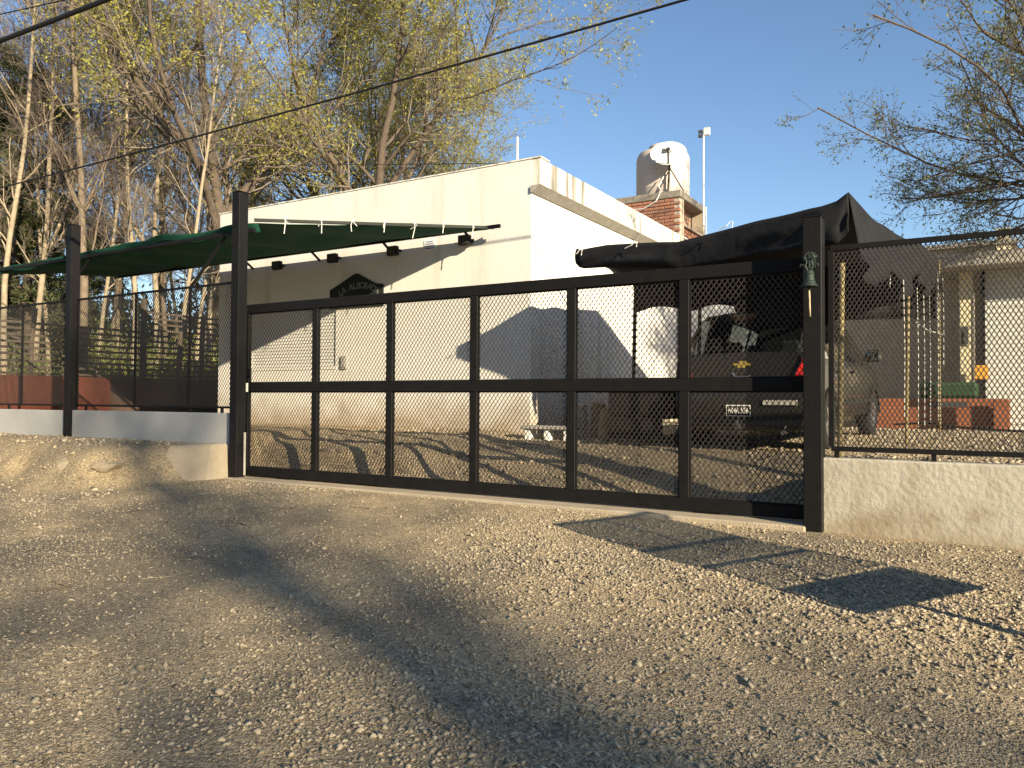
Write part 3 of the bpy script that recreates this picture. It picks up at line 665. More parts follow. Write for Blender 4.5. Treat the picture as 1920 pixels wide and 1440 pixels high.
# logo: dark half-disc with a small swoosh, word below
def flat(poly, z): 
    bb = MB(); n = len(poly); bb.v = [(x, y, z) for x, y in poly]+[(x, y, z+.004) for x, y in poly]
    bb.f = [tuple(range(n, 2*n)), tuple(reversed(range(n)))]+[(i, (i+1) % n, n+(i+1) % n, n+i) for i in range(n)]; return bb
pts = [(-.10, .04), (-.10, .155)]+[(-.10+.125*math.sin(a), .0975+.0575*math.cos(a)) for a in np.linspace(.1, math.pi-.1, 9)]
dish_part(flat(pts, .034), 'logo_mark', M_DKGREY)
dish_part(flat([(.03, .035), (.06, .07), (.055, .12), (.045, .08), (.015, .045)], .034), 'logo_mark', M_DKGREY)
mm = text_mesh('DIRECTV', .045, .001); mm.transform(Matrix.Translation(C0)@q@Matrix.Translation((-.02, .0, .022))); link('logo_word', mm, mat('grey_print', (.35, .35, .36), rough=.6), t)
b = MB(); b.tube([(.05, .03, .68), (.02, .08, .40), (0, .08, 0)], .02, 8); b.tube([(.06, .0, .50), (.30, .02, .0)], .012, 8); b.tube([(.02, .05, .45), (-.20, .05, .0)], .012, 8); b.build('mast_leg', M_DKGREY, t)
b = MB(); b.tube([(-.05, 0, .35), (-.12, -.05, .15), (-.06, -.10, .02), (-.12, -.17, -.18), (-.35, -.155, -.30), (-.8, -.155, -.28), (-1.2, -.155, -.20)], .010, 6); b.build('coax_cable', M_PIPE, t)
# wi-fi mast
t = empty('antenna_mast', (-4.24, 10.75, TZ1)); tag(t, 'tall thin white mast with a small box aerial on the brick tower', 'antenna')
MB().tube([(0, 0, -.5), (0, 0, 1.70)], .022, 8).build('mast_pole', M_PIPE, t)
MB().box(.0, .15, -.03, .05, 1.58, 1.76).build('aerial_box', M_DISH, t, bevel=.015)
MB().box(-.12, -.03, -.02, .05, 1.56, 1.62).box(-.12, -.03, -.02, .05, 1.66, 1.72).box(-.03, .0, 0, .03, 1.60, 1.70).build('aerial_clamp', M_DKGREY, t)

# ------------------------------------------------------------------ parked car
zr, zf = zg(-1.05, 2.6), zg(-.9, 5.2)
car = empty('parked_car', (-1.05, 1.9, zr-.03), R(-3.5)); car.rotation_euler = (math.atan2(zf-zr, 2.6), 0, R(-3.5))
car.scale = (.96, 1, 1.05)
tag(car, 'dark grey hatchback parked tail-on under the black canopy', 'car')
def cab(y, W, belt, top, r5, r6): return y, [(W*.80, .24), (W*.96, .32), (W, .56), (W*.985, .84), (W*.94, belt), (r5, top-.075), (r6, top-.022), (.28, top+.004), (0, top+.012)]
def low(y, W, zb, top): return y, [(W*.80, zb), (W*.96, min(zb+.08, top-.1)), (W, min(.56, top-.07)), (W*.985, min(.84, top-.035)), (W*.93, top-.008), (W*.74, top+.004), (W*.60, top+.012), (W*.3, top+.018), (0, top+.02)]
secs = [low(.0, .72, .30, .60), low(.04, .80, .25, .665), low(.11, .83, .22, .69), low(.135, .84, .22, 1.04),
        cab(.46, .84, 1.00, 1.49, .64, .56), cab(.54, .842, .995, 1.515, .65, .57), cab(.84, .845, .985, 1.535, .655, .575), cab(.92, .845, .985, 1.54, .655, .575),
        cab(1.60, .848, .97, 1.545, .655, .575), cab(1.68, .848, .97, 1.54, .655, .575), cab(2.35, .845, .955, 1.51, .65, .57), cab(2.43, .845, .955, 1.50, .645, .565), cab(2.68, .842, .95, 1.46, .63, .55),
        low(3.22, .835, .22, 1.01), low(3.75, .82, .22, .93), low(4.05, .78, .24, .80), low(4.16, .70, .28, .66), low(4.19, .64, .32, .58)]
nj = 9; V = []
for y, pr in secs:
    ring = [(x, y, z) for x, z in pr]; V += [(-x, y, z) for x, y, z in ring]+[(x, y, z) for x, y, z in ring[-2::-1]]
m_ = 2*nj-1
glass_cells = {'rear_window': [(3, j) for j in (5, 6, 7)], 'windscreen': [(12, j) for j in (5, 6, 7)]}
side_cells = [(5, 4), (7, 4), (9, 4), (11, 4)]
used = set()
def cells(lst, sides):
    out = []
    for i, j in lst:
        for s in sides:
            jj = j if s < 0 else m_-2-j
            out.append((i, jj)); used.add((i, jj))
    return out
def facesof(cl): return [(i*m_+j, i*m_+j+1, (i+1)*m_+j+1, (i+1)*m_+j) for i, j in cl]
def submesh(name, fl, m, smooth=True):
    ids = sorted({v for f in fl for v in f}); mp = {v: k for k, v in enumerate(ids)}
    b = MB(); b.v = [V[v] for v in ids]; b.f = [tuple(mp[v] for v in f) for f in fl]; return b.build(name, m, car, smooth=smooth)
submesh('rear_window', facesof(cells(glass_cells['rear_window'], (-1, 1))), M_GLASS)
submesh('windscreen', facesof(cells(glass_cells['windscreen'], (-1, 1))), M_GLASS)
for c_ in side_cells:
    for s in (-1, 1): submesh('side_window', facesof(cells([c_], (s,))), M_GLASS)
bodyf = [f for i in range(len(secs)-1) for j in range(m_-1) if (i, j) not in used for f in facesof([(i, j)])]
bodyf += [tuple(range(m_)), tuple(reversed(range((len(secs)-1)*m_, len(secs)*m_)))]
bodyf += [((i+1)*m_, (i+1)*m_+m_-1, i*m_+m_-1, i*m_) for i in range(len(secs)-1)]
bo = submesh('body', bodyf, M_CAR)
me = bo.data
bm = bmesh.new(); bm.from_mesh(me)
for e in bm.edges:
    if len(e.link_faces) == 2 and e.calc_face_angle(0) > R(38): e.smooth = False
bm.to_mesh(me); bm.free()
tyre_m = MB().lathe([(.19, -.09), (.27, -.10), (.305, -.085), (.315, -.04), (.315, .04), (.305, .085), (.27, .10), (.19, .09)], 32).mesh('tyre', smooth=True); tyre_m.materials.append(M_RUBBER)
rb = MB().lathe([(0, .055), (.05, .06), (.055, .045), (.17, .035), (.19, .085), (.20, .09), (.20, -.08)], 32)
for k in range(5):
    a = k*2*math.pi/5; c, s = math.cos(a), math.sin(a); P = [(.03, -.03), (.19, -.022), (.19, .022), (.03, .03)]
    rb.hexa([(x*c-y*s, x*s+y*c, .03) for x, y in P]+[(x*c-y*s, x*s+y*c, .085) for x, y in P])
rim_m = rb.mesh('rim'); rim_m.materials.append(M_ALLOY)
for y in (.72, 3.32):
    for s in (-1, 1):
        wh = link('wheel', tyre_m, None, car, (s*.745, y, .315), (0, s*math.pi/2, 0)); wh.name = 'wheel'
        link('rim', rim_m, None, wh)
        b = MB(); n = 20
        for k in range(n):
            a0, a1 = math.pi*k/n, math.pi*(k+1)/n
            P = [(.325, a0), (.375, a0), (.375, a1), (.325, a1)]
            b.hexa([(s*.80, y+r*math.cos(a), .30+r*math.sin(a)) for r, a in P]+[(s*.858, y+r*math.cos(a), .30+r*math.sin(a)) for r, a in P])
        b.build('wheel_arch', M_TRIM, car)
for s in (-1, 1):
    b = MB(); b.hexa([(s*.60, .07, .80), (s*.845, .17, .78), (s*.845, .30, .80), (s*.60, .20, .80), (s*.70, .09, 1.0), (s*.83, .17, 1.0), (s*.83, .34, 1.0), (s*.70, .2, 1.0)]); b.build('tail_light', M_RED, car, bevel=.015)
    mr = MB().box(s*.95-.10, s*.95+.10, 2.62, 2.74, .97, 1.13).build('door_mirror', M_CAR, car, bevel=.03)
    MB().box(s*.95-.08, s*.95+.08, 2.612, 2.6195, .985, 1.115).build('mirror_glass', mat('mirror_glass', (.6, .65, .7), rough=.02, metal=1.), mr)
    MB().bar((s*.80, 2.70, 1.0), (s*.90, 2.68, 1.02), .05, .04).build('mirror_arm', M_TRIM, mr)
    MB().box(s*.851-.006, s*.851+.006, .75, 3.2, .46, .52).build('side_moulding', M_TRIM, car)
    for y in (1.1, 1.9): MB().box(s*.85-.014, s*.85+.014, y, y+.17, .83, .86).build('door_handle', M_CAR, car, bevel=.005)
MB().box(-.72, .72, -.012, .02, .285, .35).build('bumper_trim', M_TRIM, car, bevel=.004)
MB().box(.28, .66, -.018, -.002, .50, .55).build('reflector_or_lit_patch', M_GREYC, car)  # pale strip standing in for the sunlit patch on the bumper
pl = MB().box(-.147, .147, -.026, -.014, .375, .504).build('number_plate', M_PLATEB, car)
b = MB(); b.box(-.142, .142, -.028, -.0265, .379, .386).box(-.142, .142, -.028, -.0265, .486, .499).box(-.142, -.136, -.028, -.0265, .386, .486).box(.136, .142, -.028, -.0265, .386, .486).build('plate_border', M_PLATEW, pl)
mm = text_mesh('NHA 556', .082, .0008, .0012); mm.transform(Matrix.Translation((0, -.0275, .436))@Matrix.Rotation(math.pi/2, 4, 'X')@Matrix.Diagonal((.74, 1.05, 1, 1))); link('plate_lettering', mm, M_PLATEW, pl)
em = [(-.10, .012), (-.045, .012), (-.038, .035), (.048, .035), (.041, .012), (.10, .012), (.093, -.014), (.038, -.014), (.031, -.037), (-.055, -.037), (-.048, -.014), (-.107, -.014)]
MB().prism(em, -.008, .006).build('emblem', M_GOLD, car, loc=(0, .122, .93))
b = MB(); b.tube([(-.11, .108, .84), (-.09, .10, .805), (-.03, .098, .795), (.05, .098, .795), (.10, .10, .805)], .008, 6); b.build('tailgate_handle', M_ALLOY, car)
for x in (-.69, .69): MB().bar((x, .100, .72), (x*.97, .122, 1.02), .008, .012).build('panel_gap', M_TRIM, car)
MB().bar((-.69, .090, .715), (.69, .090, .715), .012, .012).build('panel_gap', M_TRIM, car)
MB().tube([(.05, .27, 1.08), (-.25, .30, 1.20)], .010, 6).build('rear_wiper', M_TRIM, car)
MB().bar((0, .0, .27), (0, -.10, .27), .05, .05).tube([(0, -.09, .29), (0, -.09, .34)], .025, 8).build('tow_ball', M_DKGREY, car)
MB().tube([(.5, .12, .22), (.5, -.01, .215)], .025, 10).build('exhaust', M_ALLOY, car)
for y0, xsl in ((1.0, ((-.58, .58),)), (1.95, ((-.62, -.14), (.14, .62)))):
    for x0, x1 in xsl:
        b = MB(); b.hexa([(x0, y0+.10, .40), (x1, y0+.10, .40), (x1, y0+.5, .40), (x0, y0+.5, .40), (x0, y0+.10, .52), (x1, y0+.10, .52), (x1, y0+.5, .54), (x0, y0+.5, .54)])
        b.hexa([(x0, y0-.06, .5), (x1, y0-.06, .5), (x1, y0+.12, .5), (x0, y0+.12, .5), (x0+.03, y0-.16, 1.0), (x1-.03, y0-.16, 1.0), (x1-.03, y0-.05, 1.0), (x0+.03, y0-.05, 1.0)])
        hx = [(x0+x1)/2] if len(xsl) == 2 else [-.36, .36]
        for q_ in hx: b.hexa([(q_-.12, y0-.19, 1.03), (q_+.12, y0-.19, 1.03), (q_+.12, y0-.10, 1.03), (q_-.12, y0-.10, 1.03), (q_-.10, y0-.20, 1.20), (q_+.10, y0-.20, 1.20), (q_+.10, y0-.12, 1.20), (q_-.10, y0-.12, 1.20)])
        b.build('seat', M_SEAT, car, bevel=.02)
b = MB(); b.box(-.70, .70, 2.75, 3.1, .70, .95); b.build('dashboard', M_TRIM, car, bevel=.03)

# ------------------------------------------------------------------ things in the yard
t = empty('low_trailer', (-2.36, 3.2, zg(-2.4, 3.2)-.02), R(-2)); t.scale = (.64, 1, 1); tag(t, 'low dark box trailer standing left of the car', 'trailer')
MB().box(-.55, .55, -1.0, 1.3, .30, .36).build('bed', M_TRAILER, t)
for a in ((-.55, .55, -1.03, -1.0, .36, .66), (-.55, .55, 1.3, 1.33, .36, .66), (-.58, -.55, -1.03, 1.33, .30, .66), (.55, .58, -1.03, 1.33, .30, .66)): MB().box(*a).build('side_board', M_TRAILER, t)
MB().box(-.56, .56, -1.05, -1.031, .04, .30).build('rear_flap', M_TRAILER, t)
for s in (-1, 1): link('wheel', tyre_m, None, t, (s*.44, .1, .30), (0, math.pi/2, 0)).scale = (.9, .9, .7)
MB().bar((0, 1.33, .32), (0, 2.2, .36), .07, .07).build('drawbar', M_TRAILER, t)
zz = zg(-3.85, 2.55)
t = empty('concrete_bench', (-3.80, 2.55, zz)); tag(t, 'small white concrete bench at the corner of the white house', 'bench')
MB().box(-.40, .40, -.13, .13, .14, .19).build('seat', M_GREYC, t, bevel=.01)
for x in (-.30, .0, .30): MB().box(x-.035, x+.035, -.10, .10, -.05, .14).build('leg', M_PIPE, t)
def log(x, y, h_, r, m, label, lean=(0, 0)):
    z = zg(x, y); rr = random.Random(x); n = 7
    P = [(lean[0]*i/n+.015*rr.random(), lean[1]*i/n+.015*rr.random(), h_*i/n) for i in range(n+1)]
    return tag(MB().tube(P, [r*(1.1-.15*i/n+.06*rr.random()) for i in range(n+1)], 12).build('tree_stump', m, smooth=False, loc=(x, y, z-.05)), label, 'stump')
log(-3.62, 3.0, .50, .14, M_BEIGE, 'pale upright log at the foot of the white side wall')
log(-3.33, 3.1, .52, .10, M_WOOD, 'reddish brown upright log right of the pale log')
log(-3.13, 2.85, .46, .085, M_LOGY, 'yellowish stump between the brown log and the dark trailer', (.03, 0))
log(-2.86, 2.5, .34, .05, M_LOGY, 'short leaning stake in front of the dark trailer', (.14, .05))

# retaining stones inside the gate on the left
t = empty('stone_edging', (-5.9, .55, .05)); tag(t, 'low dry-laid brown stone edging inside the gate at its left end', 'stone wall')
rs = random.Random(3); smeshes = []
def stone_mesh(seed, sx, sy, sz, m):
    bm = bmesh.new(); bmesh.ops.create_icosphere(bm, subdivisions=2, radius=1); r_ = np.random.default_rng(seed)
    ax = r_.normal(size=(10, 3)); ax /= np.linalg.norm(ax, axis=1)[:, None]; dd = r_.uniform(.62, .92, 10)
    for v in bm.verts:
        p = np.array(v.co)*1.15; p = np.clip(p, -.82, .82)
        for a, d in zip(ax, dd):
            e = p@a-d
            if e > 0: p = p-a*e
        v.co = Vector((p[0]*sx, p[1]*sy, p[2]*sz))
    me = bpy.data.meshes.new('stone'); bm.to_mesh(me); bm.free(); me.materials.append(m); return me
for k in range(5): smeshes.append(stone_mesh(k, .14, .10, .062, M_FSTONE))
for row in range(4):
    x = -7.12+.07*(row % 2)
    while x < -4.75-.10*row:
        wv = .8+.45*rs.random(); o = link('stone', smeshes[rs.randrange(5)], None, t, (x+.12*wv+5.9, .58+.03*row-.55+.03*rs.random(), .09+.093*row-.05), (0, .08*rs.random(), .3*rs.random()-.15+math.pi*rs.randrange(2)))
        o.scale = (wv, 1, .9+.2*rs.random()); x += .235*wv
for k in range(7):   # the edge curves back on the right
    a = k/6; o = link('stone', smeshes[rs.randrange(5)], None, t, (-4.75+.34*a+5.9, .68+.55*a-.55, .12+.20*a-.05+.06*rs.random()), (0, .1, .9+.3*rs.random()))
for x in (-6.85, -5.95):
    link('stone', smeshes[2], None, t, (x+5.9, .42-.55, .08-.05), (0, 1.2, .2)).scale = (1.2, .8, 1)

# ------------------------------------------------------------------ buildings at the back right
t = empty('porch', (1.6, 8.5, .6)); tag(t, 'low porch with a flat concrete slab roof behind the right mesh fence', 'porch')
off = Vector((1.6, 8.5, .6))
K(MB().box(.50, 6.5, 7.75, 11.5, 3.28, 3.50), 'roof_slab', M_GREYC, t, bevel=.01)
K(MB().box(.52, .97, 9.2, 9.4, .5, 3.28), 'shaded_wall', M_BEIGE, t)
K(MB().box(.93, 1.13, 8.35, 8.55, .5, 3.28), 'pillar', M_YELLOWP, t, bevel=.008)
K(MB().box(.96, 1.06, 8.30, 8.349, 2.05, 2.35).box(.99, 1.03, 8.26, 8.30, 2.0, 2.3), 'wall_lamp', M_DKGREY, t)
K(MB().box(1.24, 1.30, 8.28, 8.36, .5, 3.28), 'door_jamb', M_BLACK, t)
K(MB().box(1.30, 6.5, 8.40, 8.55, .5, 3.28), 'back_panel', M_SIDING, t)
slat = MB().hexa([(0, -.02, 0), (5.2, -.02, 0), (5.2, .0, 0), (0, .0, 0), (0, -.006, .095), (5.2, -.006, .095), (5.2, 0, .095), (0, 0, .095)]).mesh('slat')
for i in range(25): link('slat', slat, M_SIDING, t, (1.301-1.6, 8.399-8.5, .72+i*.102-.6))
K(MB().box(1.13, 2.9, 11.0, 11.2, .5, 3.28), 'inner_wall', M_BEIGE, t)
t = empty('orange_planter', (.7, 8.0, .6)); tag(t, 'long orange painted planter kerb with dark plates painted as shaded recesses in front of the porch', 'planter')
off = Vector((.7, 8.0, .6))
K(MB().box(-.30, 1.55, 7.6, 7.72, .4, .98).box(-.30, 1.55, 7.72, 8.22, .4, .90), 'front_kerb', M_ORANGE, t, bevel=.01)
K(MB().box(-.30, 1.58, 7.721, 8.2, .9005, 1.13), 'upper_step', M_ORANGE, t, bevel=.01)
K(MB().box(.50, 1.05, 7.712, 7.7205, .99, 1.08).box(1.42, 1.50, 7.595, 7.5995, .7, .88), 'recess_shade_plate', M_DKGREY, t)  # flat dark plates, the shade of recesses put into their colour
K(MB().box(1.40, 1.62, 7.45, 7.599, .4, 1.12), 'end_block', M_ORANGE, t, bevel=.01)
b = MB(); b.box(.35, 1.20, 7.75, 8.18, 1.131, 1.40)
tag(b.build('turf_mat', M_GRASSM, bevel=.05), 'block of green turf on the orange planter beside the cream pillar', 'turf')
b = MB(); b.box(1.15, 1.34, 8.1, 8.2, 1.45, 1.68); tag(b.build('orange_box', mat('orange_plastic', (.8, .38, .06), rough=.5), bevel=.01), 'small orange box hanging in the porch opening behind the pillar', 'box')
b = MB(); b.tube([(.0, 7.4, .70), (.5, 7.3, .74), (1.0, 7.0, .68), (1.6, 6.6, .66), (2.2, 6.5, .66)], .018, 8)
tag(b.build('garden_hose', M_CABLE), 'dark hose trailing along the foot of the orange planter', 'hose')
b = MB(); b.box(-1.9, .60, 9.7, 9.9, .4, 3.1)
tag(b.build('boundary_wall', M_BEIGE), 'plain beige wall in the shade behind the car and canopy', 'wall')
b = MB(); b.box(-2.7, -1.6, 9.4, 9.6, .4, 2.15); tag(b.build('boundary_wall', M_ORANGE), 'orange wall section seen through the car windows', 'wall')
b = MB(); b.box(-4.2, -1.9, 9.72, 9.92, .4, 3.6); tag(b.build('boundary_wall', M_SIDEW), 'white wall section between the house and the orange wall', 'wall')
t = empty('rear_shed', (1.0, 17, .6)); tag(t, 'small tan rendered building peeking over the porch roof', 'building')
off = Vector((1.0, 17, .6))
K(MB().box(.1, 1.9, 16, 18, .3, 5.0), 'wall', M_BEIGE, t); K(MB().box(1.55, 1.85, 15.9, 15.999, .3, 5.4), 'chimney', M_YELLOWP, t); K(MB().box(0, 2.0, 15.85, 18.1, 5.0, 5.1), 'roof', M_SLAB, t)

# ------------------------------------------------------------------ left yard: red wall, rail fence, brown boards
b = MB(); b.box(-14.3, -14.1, .4, 2.6, .4, 1.48); tag(b.build('low_red_wall', M_REDW), 'low red painted wall behind the far left mesh fence', 'wall')
b = MB(); b.box(-15.2, -14.4, 2.62, 7.6, .4, 1.50); tag(b.build('low_brown_wall', M_BROWNW), 'dark brown low wall under the rustic rails, in the sail shade', 'wall')
t = empty('rail_fence', (-14.5, 3, 1.5)); tag(t, 'rustic wooden rail fence with many thin horizontal rails behind the left mesh', 'fence')
rs = random.Random(9)
for seg, (y0, y1, z0, z1, nr) in enumerate(((.3, 3.6, 1.52, 2.5, 9), (3.6, 7.5, 1.55, 2.95, 12))):
    for i in range(nr):
        z = z0+(z1-z0)*i/(nr-1); MB().bar((0, y0-3, z-1.5+.02*rs.random()), (.02, y1-3, z-1.5+.03*rs.random()), .035, .045).build('rail', M_BARKD, t)
for y, hgt, r_ in ((.35, 1.0, .05), (1.25, 1.3, .05), (2.1, 1.1, .06), (3.6, 1.75, .075), (4.5, 1.1, .06), (5.1, 1.5, .06), (5.7, .9, .05), (7.5, 1.6, .07)):
    MB().tube([(-.03, y-3, -1.2), (-.03+.03*rs.random(), y-3, hgt*.5), (-.03+.05*rs.random(), y-3+.06*rs.random(), hgt)], [r_, r_*.95, r_*.9], 8).build('post', M_BARKD, t)
b = MB(); b.tube([(0, 0, -.3), (.03, .05, .9), (-.02, .02, 1.7), (.0, .06, 2.4)], [.19, .15, .17, .22], 10); b.tube([(0, .04, 1.8), (.25, .0, 2.3), (.38, .0, 2.6)], [.12, .09, .06], 8)
tag(b.build('dead_trunk', M_BARKD, smooth=True, loc=(-13.2, 5.6, .6)), 'thick dark forked trunk left of the white house end wall', 'tree trunk')

# ------------------------------------------------------------------ made-up mesh rack out of frame on the right, added to shadow the gravel
u_ = Vector((-SUN_XY.x, -SUN_XY.y, 0)); v_ = Vector((.43, .903, 0)); B0 = Vector((2.14, -2.36, 0)); B0.z = zg(B0.x, B0.y)
t = empty('shadow_rack', B0, math.atan2(v_.y, v_.x)); tag(t, 'made-up black mesh rack on a post out of frame, added for its shadow on the gravel', 'shadow caster')
MB().box(-.03, .03, -.03, .03, -.1, .78).build('post', M_BLACK, t)
for z in (.55, 1.0, 1.22, 1.66):
    MB().bar((-.35, 0, z), (.62, 0, z), .025, .03).build('rail', M_BLACK, t)
for x in (-.35, .12, .62): MB().bar((x, .0, .54), (x, 0, 1.675), .03, .025).build('upright', M_BLACK, t)
MB().box(-.33, .60, -.012, .012, .57, .76).build('base_plate', M_BLACK, t)
link('mesh_panel', expanded('mesh_panel', .93, .62, .03, .03, .008, .004), M_MESH, t, (-.33, .02, 1.02))
link('mesh_panel', expanded('mesh_panel', .93, .22, .045, .045, .008, .004), M_MESH, t, (-.33, .02, .77))

# ------------------------------------------------------------------ trees
def tubes(P, Rr, S):
    """P (B,N,3) polylines, Rr (B,N) radii -> verts, quads"""
    B, N, _ = P.shape; T = np.gradient(P, axis=1); T /= np.linalg.norm(T, axis=-1, keepdims=True)+1e-9
    ref = np.where(np.abs(T[..., 2:3]) < .9, np.array([0., 0, 1]), np.array([1., 0, 0])); a = np.cross(T, ref); a /= np.linalg.norm(a, axis=-1, keepdims=True)+1e-9
    c = np.cross(T, a); an = np.arange(S)*2*np.pi/S
    V = P[:, :, None]+Rr[:, :, None, None]*(a[:, :, None]*np.cos(an)[None, None, :, None]+c[:, :, None]*np.sin(an)[None, None, :, None])
    i = np.arange(B*N*S).reshape(B, N, S); k2 = np.roll(np.arange(S), -1)
    F = np.stack([i[:, :-1], i[:, 1:], i[:, 1:][:, :, k2], i[:, :-1][:, :, k2]], -1).reshape(-1, 4)
    return V.reshape(-1, 3), F
def grow(r, P, Rr, n, t0, L, ang, N, trop, wob, rfac, rend, t_len=.6, tmax=1.):
    """children of polylines P"""
    B, NN, _ = P.shape; t = np.sort(t0+(tmax-t0)*r.random((B, n)), axis=1)
    f = t*(NN-1); i0 = np.clip(f.astype(int), 0, NN-2); w_ = (f-i0)[..., None]; bi = np.arange(B)[:, None]
    pos = P[bi, i0]*(1-w_)+P[bi, i0+1]*w_; tan = P[bi, i0+1]-P[bi, i0]; tan = tan/(np.linalg.norm(tan, axis=-1, keepdims=True)+1e-9)
    rad = (Rr[bi, i0]*(1-w_[..., 0])+Rr[bi, i0+1]*w_[..., 0])
    pos = pos.reshape(-1, 3); tan = tan.reshape(-1, 3); rad = rad.reshape(-1); t = t.reshape(-1)
    rv = r.normal(size=pos.shape); per = np.cross(tan, rv); per /= np.linalg.norm(per, axis=-1, keepdims=True)+1e-9
    a = np.radians(ang[0]+(ang[1]-ang[0])*r.random(len(pos)))[:, None]
    d = tan*np.cos(a)+per*np.sin(a)
    ln = L*(.55+.9*r.random(len(pos)))*(1-t_len*t); out = np.zeros((len(pos), N, 3)); out[:, 0] = pos
    for s in range(1, N):
        d = d+r.normal(size=d.shape)*wob; d[:, 2] += trop; d /= np.linalg.norm(d, axis=-1, keepdims=True)
        out[:, s] = out[:, s-1]+d*(ln/(N-1))[:, None]
    r0 = np.minimum(rad*rfac, rad*.95); RR = r0[:, None]*(1-np.linspace(0, 1, N)[None]*(1-rend))
    return out, RR
def leaves(r, P, n, size, spread=.03, aspect=.42):
    B, NN, _ = P.shape; t = .25+.75*r.random((B, n)); f = t*(NN-1); i0 = np.clip(f.astype(int), 0, NN-2); w_ = (f-i0)[..., None]; bi = np.arange(B)[:, None]
    c = (P[bi, i0]*(1-w_)+P[bi, i0+1]*w_).reshape(-1, 3)+r.normal(size=(B*n, 3))*spread
    a = r.normal(size=c.shape); a /= np.linalg.norm(a, axis=1)[:, None]; b_ = np.cross(a, r.normal(size=c.shape)); b_ /= np.linalg.norm(b_, axis=1)[:, None]
    s = (size*(.6+.8*r.random(len(c))))[:, None]
    V = np.stack([c-a*s*.5, c+b_*s*aspect*.5+a*s*.05, c+a*s*.5, c-b_*s*aspect*.5+a*s*.05], 1).reshape(-1, 3)
    return V, np.arange(len(V)).reshape(-1, 4)
def merge(parts):
    V = []; F = []; o = 0
    for v, f in parts: V.append(v); F.append(f+o); o += len(v)
    return np.concatenate(V), np.concatenate(F)
def make_tree(seed, H, r0, n1, L1, n2, L2, n3, L3, t0=.3, ang1=(30, 60), leafn=0, lsize=.06, lean=(0, 0), wob0=.05, trop1=.10, fork=0, n4=0, L4=.3, lspread=.03, tw=.006, rf1=.55):
    r = np.random.default_rng(seed); N = 14
    d = np.array([lean[0], lean[1], 1.]); d /= np.linalg.norm(d); P = np.zeros((1+fork, N, 3)); Rr = np.zeros((1+fork, N))
    for s in range(1, N):
        d = d+r.normal(size=3)*wob0; d[2] = abs(d[2])+.03; d /= np.linalg.norm(d); P[0, s] = P[0, s-1]+d*H/(N-1)
    Rr[0] = r0*(1-np.linspace(0, 1, N)**1.0*.86); Rr[0, 0] *= 1.35; Rr[0, 1] *= 1.08
    for k in range(fork):
        s0 = 4+k % 3; dd = np.array([math.cos(k*2.4+seed), math.sin(k*2.4+seed), 1.5]); dd /= np.linalg.norm(dd)
        pts = np.zeros((N, 3)); pts[0] = P[0, s0]
        for s in range(1, N):
            dd = dd+r.normal(size=3)*wob0*1.4; dd[2] += .06; dd /= np.linalg.norm(dd); pts[s] = pts[s-1]+dd*H*.62/(N-1)
        P[k+1] = pts; Rr[k+1] = Rr[0, s0]*.78*(1-np.linspace(0, 1, N)*.86)
    p1, r1 = grow(r, P, Rr, n1, t0, L1, ang1, 9, trop1, .10, rf1, .25)
    p2, r2 = grow(r, p1, r1, n2, .18, L2, (25, 60), 6, .05, .13, .55, .3)
    p3, r3 = grow(r, p2, r2, n3, .15, L3, (20, 60), 4, .03, .16, .6, .45)
    r3 = np.maximum(r3, tw*.55); r2 = np.maximum(r2, tw*.9)
    trunk = merge([tubes(P, Rr, 9), tubes(p1, np.maximum(r1, .012), 6)])
    tips = np.concatenate([p3], 0); cr = [tubes(p2, r2, 4), tubes(p3, r3, 3)]
    if n4:
        p4, r4 = grow(r, p3, r3, n4, .1, L4, (20, 60), 3, .0, .16, .7, .6); r4 = np.maximum(r4, tw*.42); cr.append(tubes(p4, r4, 3)); tips = p4
    crown = merge(cr); lv = leaves(r, tips, leafn, lsize, lspread) if leafn else None
    a = np_mesh('trunk', *trunk, smooth=True); b = np_mesh('crown', *crown); c = np_mesh('leaves', *lv) if lv else None
    return a, b, c
def place_tree(name, kit, mats, x, y, s, rz, label, group, sz=None):
    a, b, c = kit; t = empty(name, (x, y, zg(x, y)-.15), rz); t.scale = (s, s, sz or s); tag(t, label, 'tree', group)
    o = link('trunk', a, None, t)
    if not a.materials: a.materials.append(mats[0])
    cr = link('crown', b, None, t)
    if not b.materials: b.materials.append(mats[1])
    if c is not None:
        link('leaves', c, None, cr)
        if not c.materials: c.materials.append(mats[2])
    return t
def pixel_spot(px, depth):
    """a spot on the ground seen in that direction from where the photographer stood"""
    k = (px-960)/1465.55; d = Vector((fwd.x, fwd.y))+Vector((rt.x, rt.y))*k; return CAM.x+d.x*depth, CAM.y+d.y*depth
bare = [make_tree(100+i, 15.5, (.085, .105, .075, .12, .09)[i], 22, 2.6, 7, 1.2, 6, .65, t0=.22, ang1=(22, 55), wob0=.030, trop1=.09, fork=(1 if i == 1 else 0), n4=2, L4=.35, tw=.0060, rf1=.38) for i in range(5)]
pale = (M_BARKP, M_TWIG); dark = (M_BARKD, M_TWIGD)
where = ['at the far left edge of the picture', 'left of the conifer crown', 'standing before the dark conifer', 'above the leftmost black post', 'with a crooked trunk right of the conifer', 'between the leftmost post and the tall post', 'thin and straight left of the tall post', 'leaning beside the tall black post', 'half hidden behind the sail hem', 'slender, just left of the tall post top', 'farther back in the row of bare trees', 'thin, in the gap of sky left of the tall post', 'behind the rail fence', 'far back behind the conifer', 'twisted, near the left house corner', 'dark, behind the tall post']
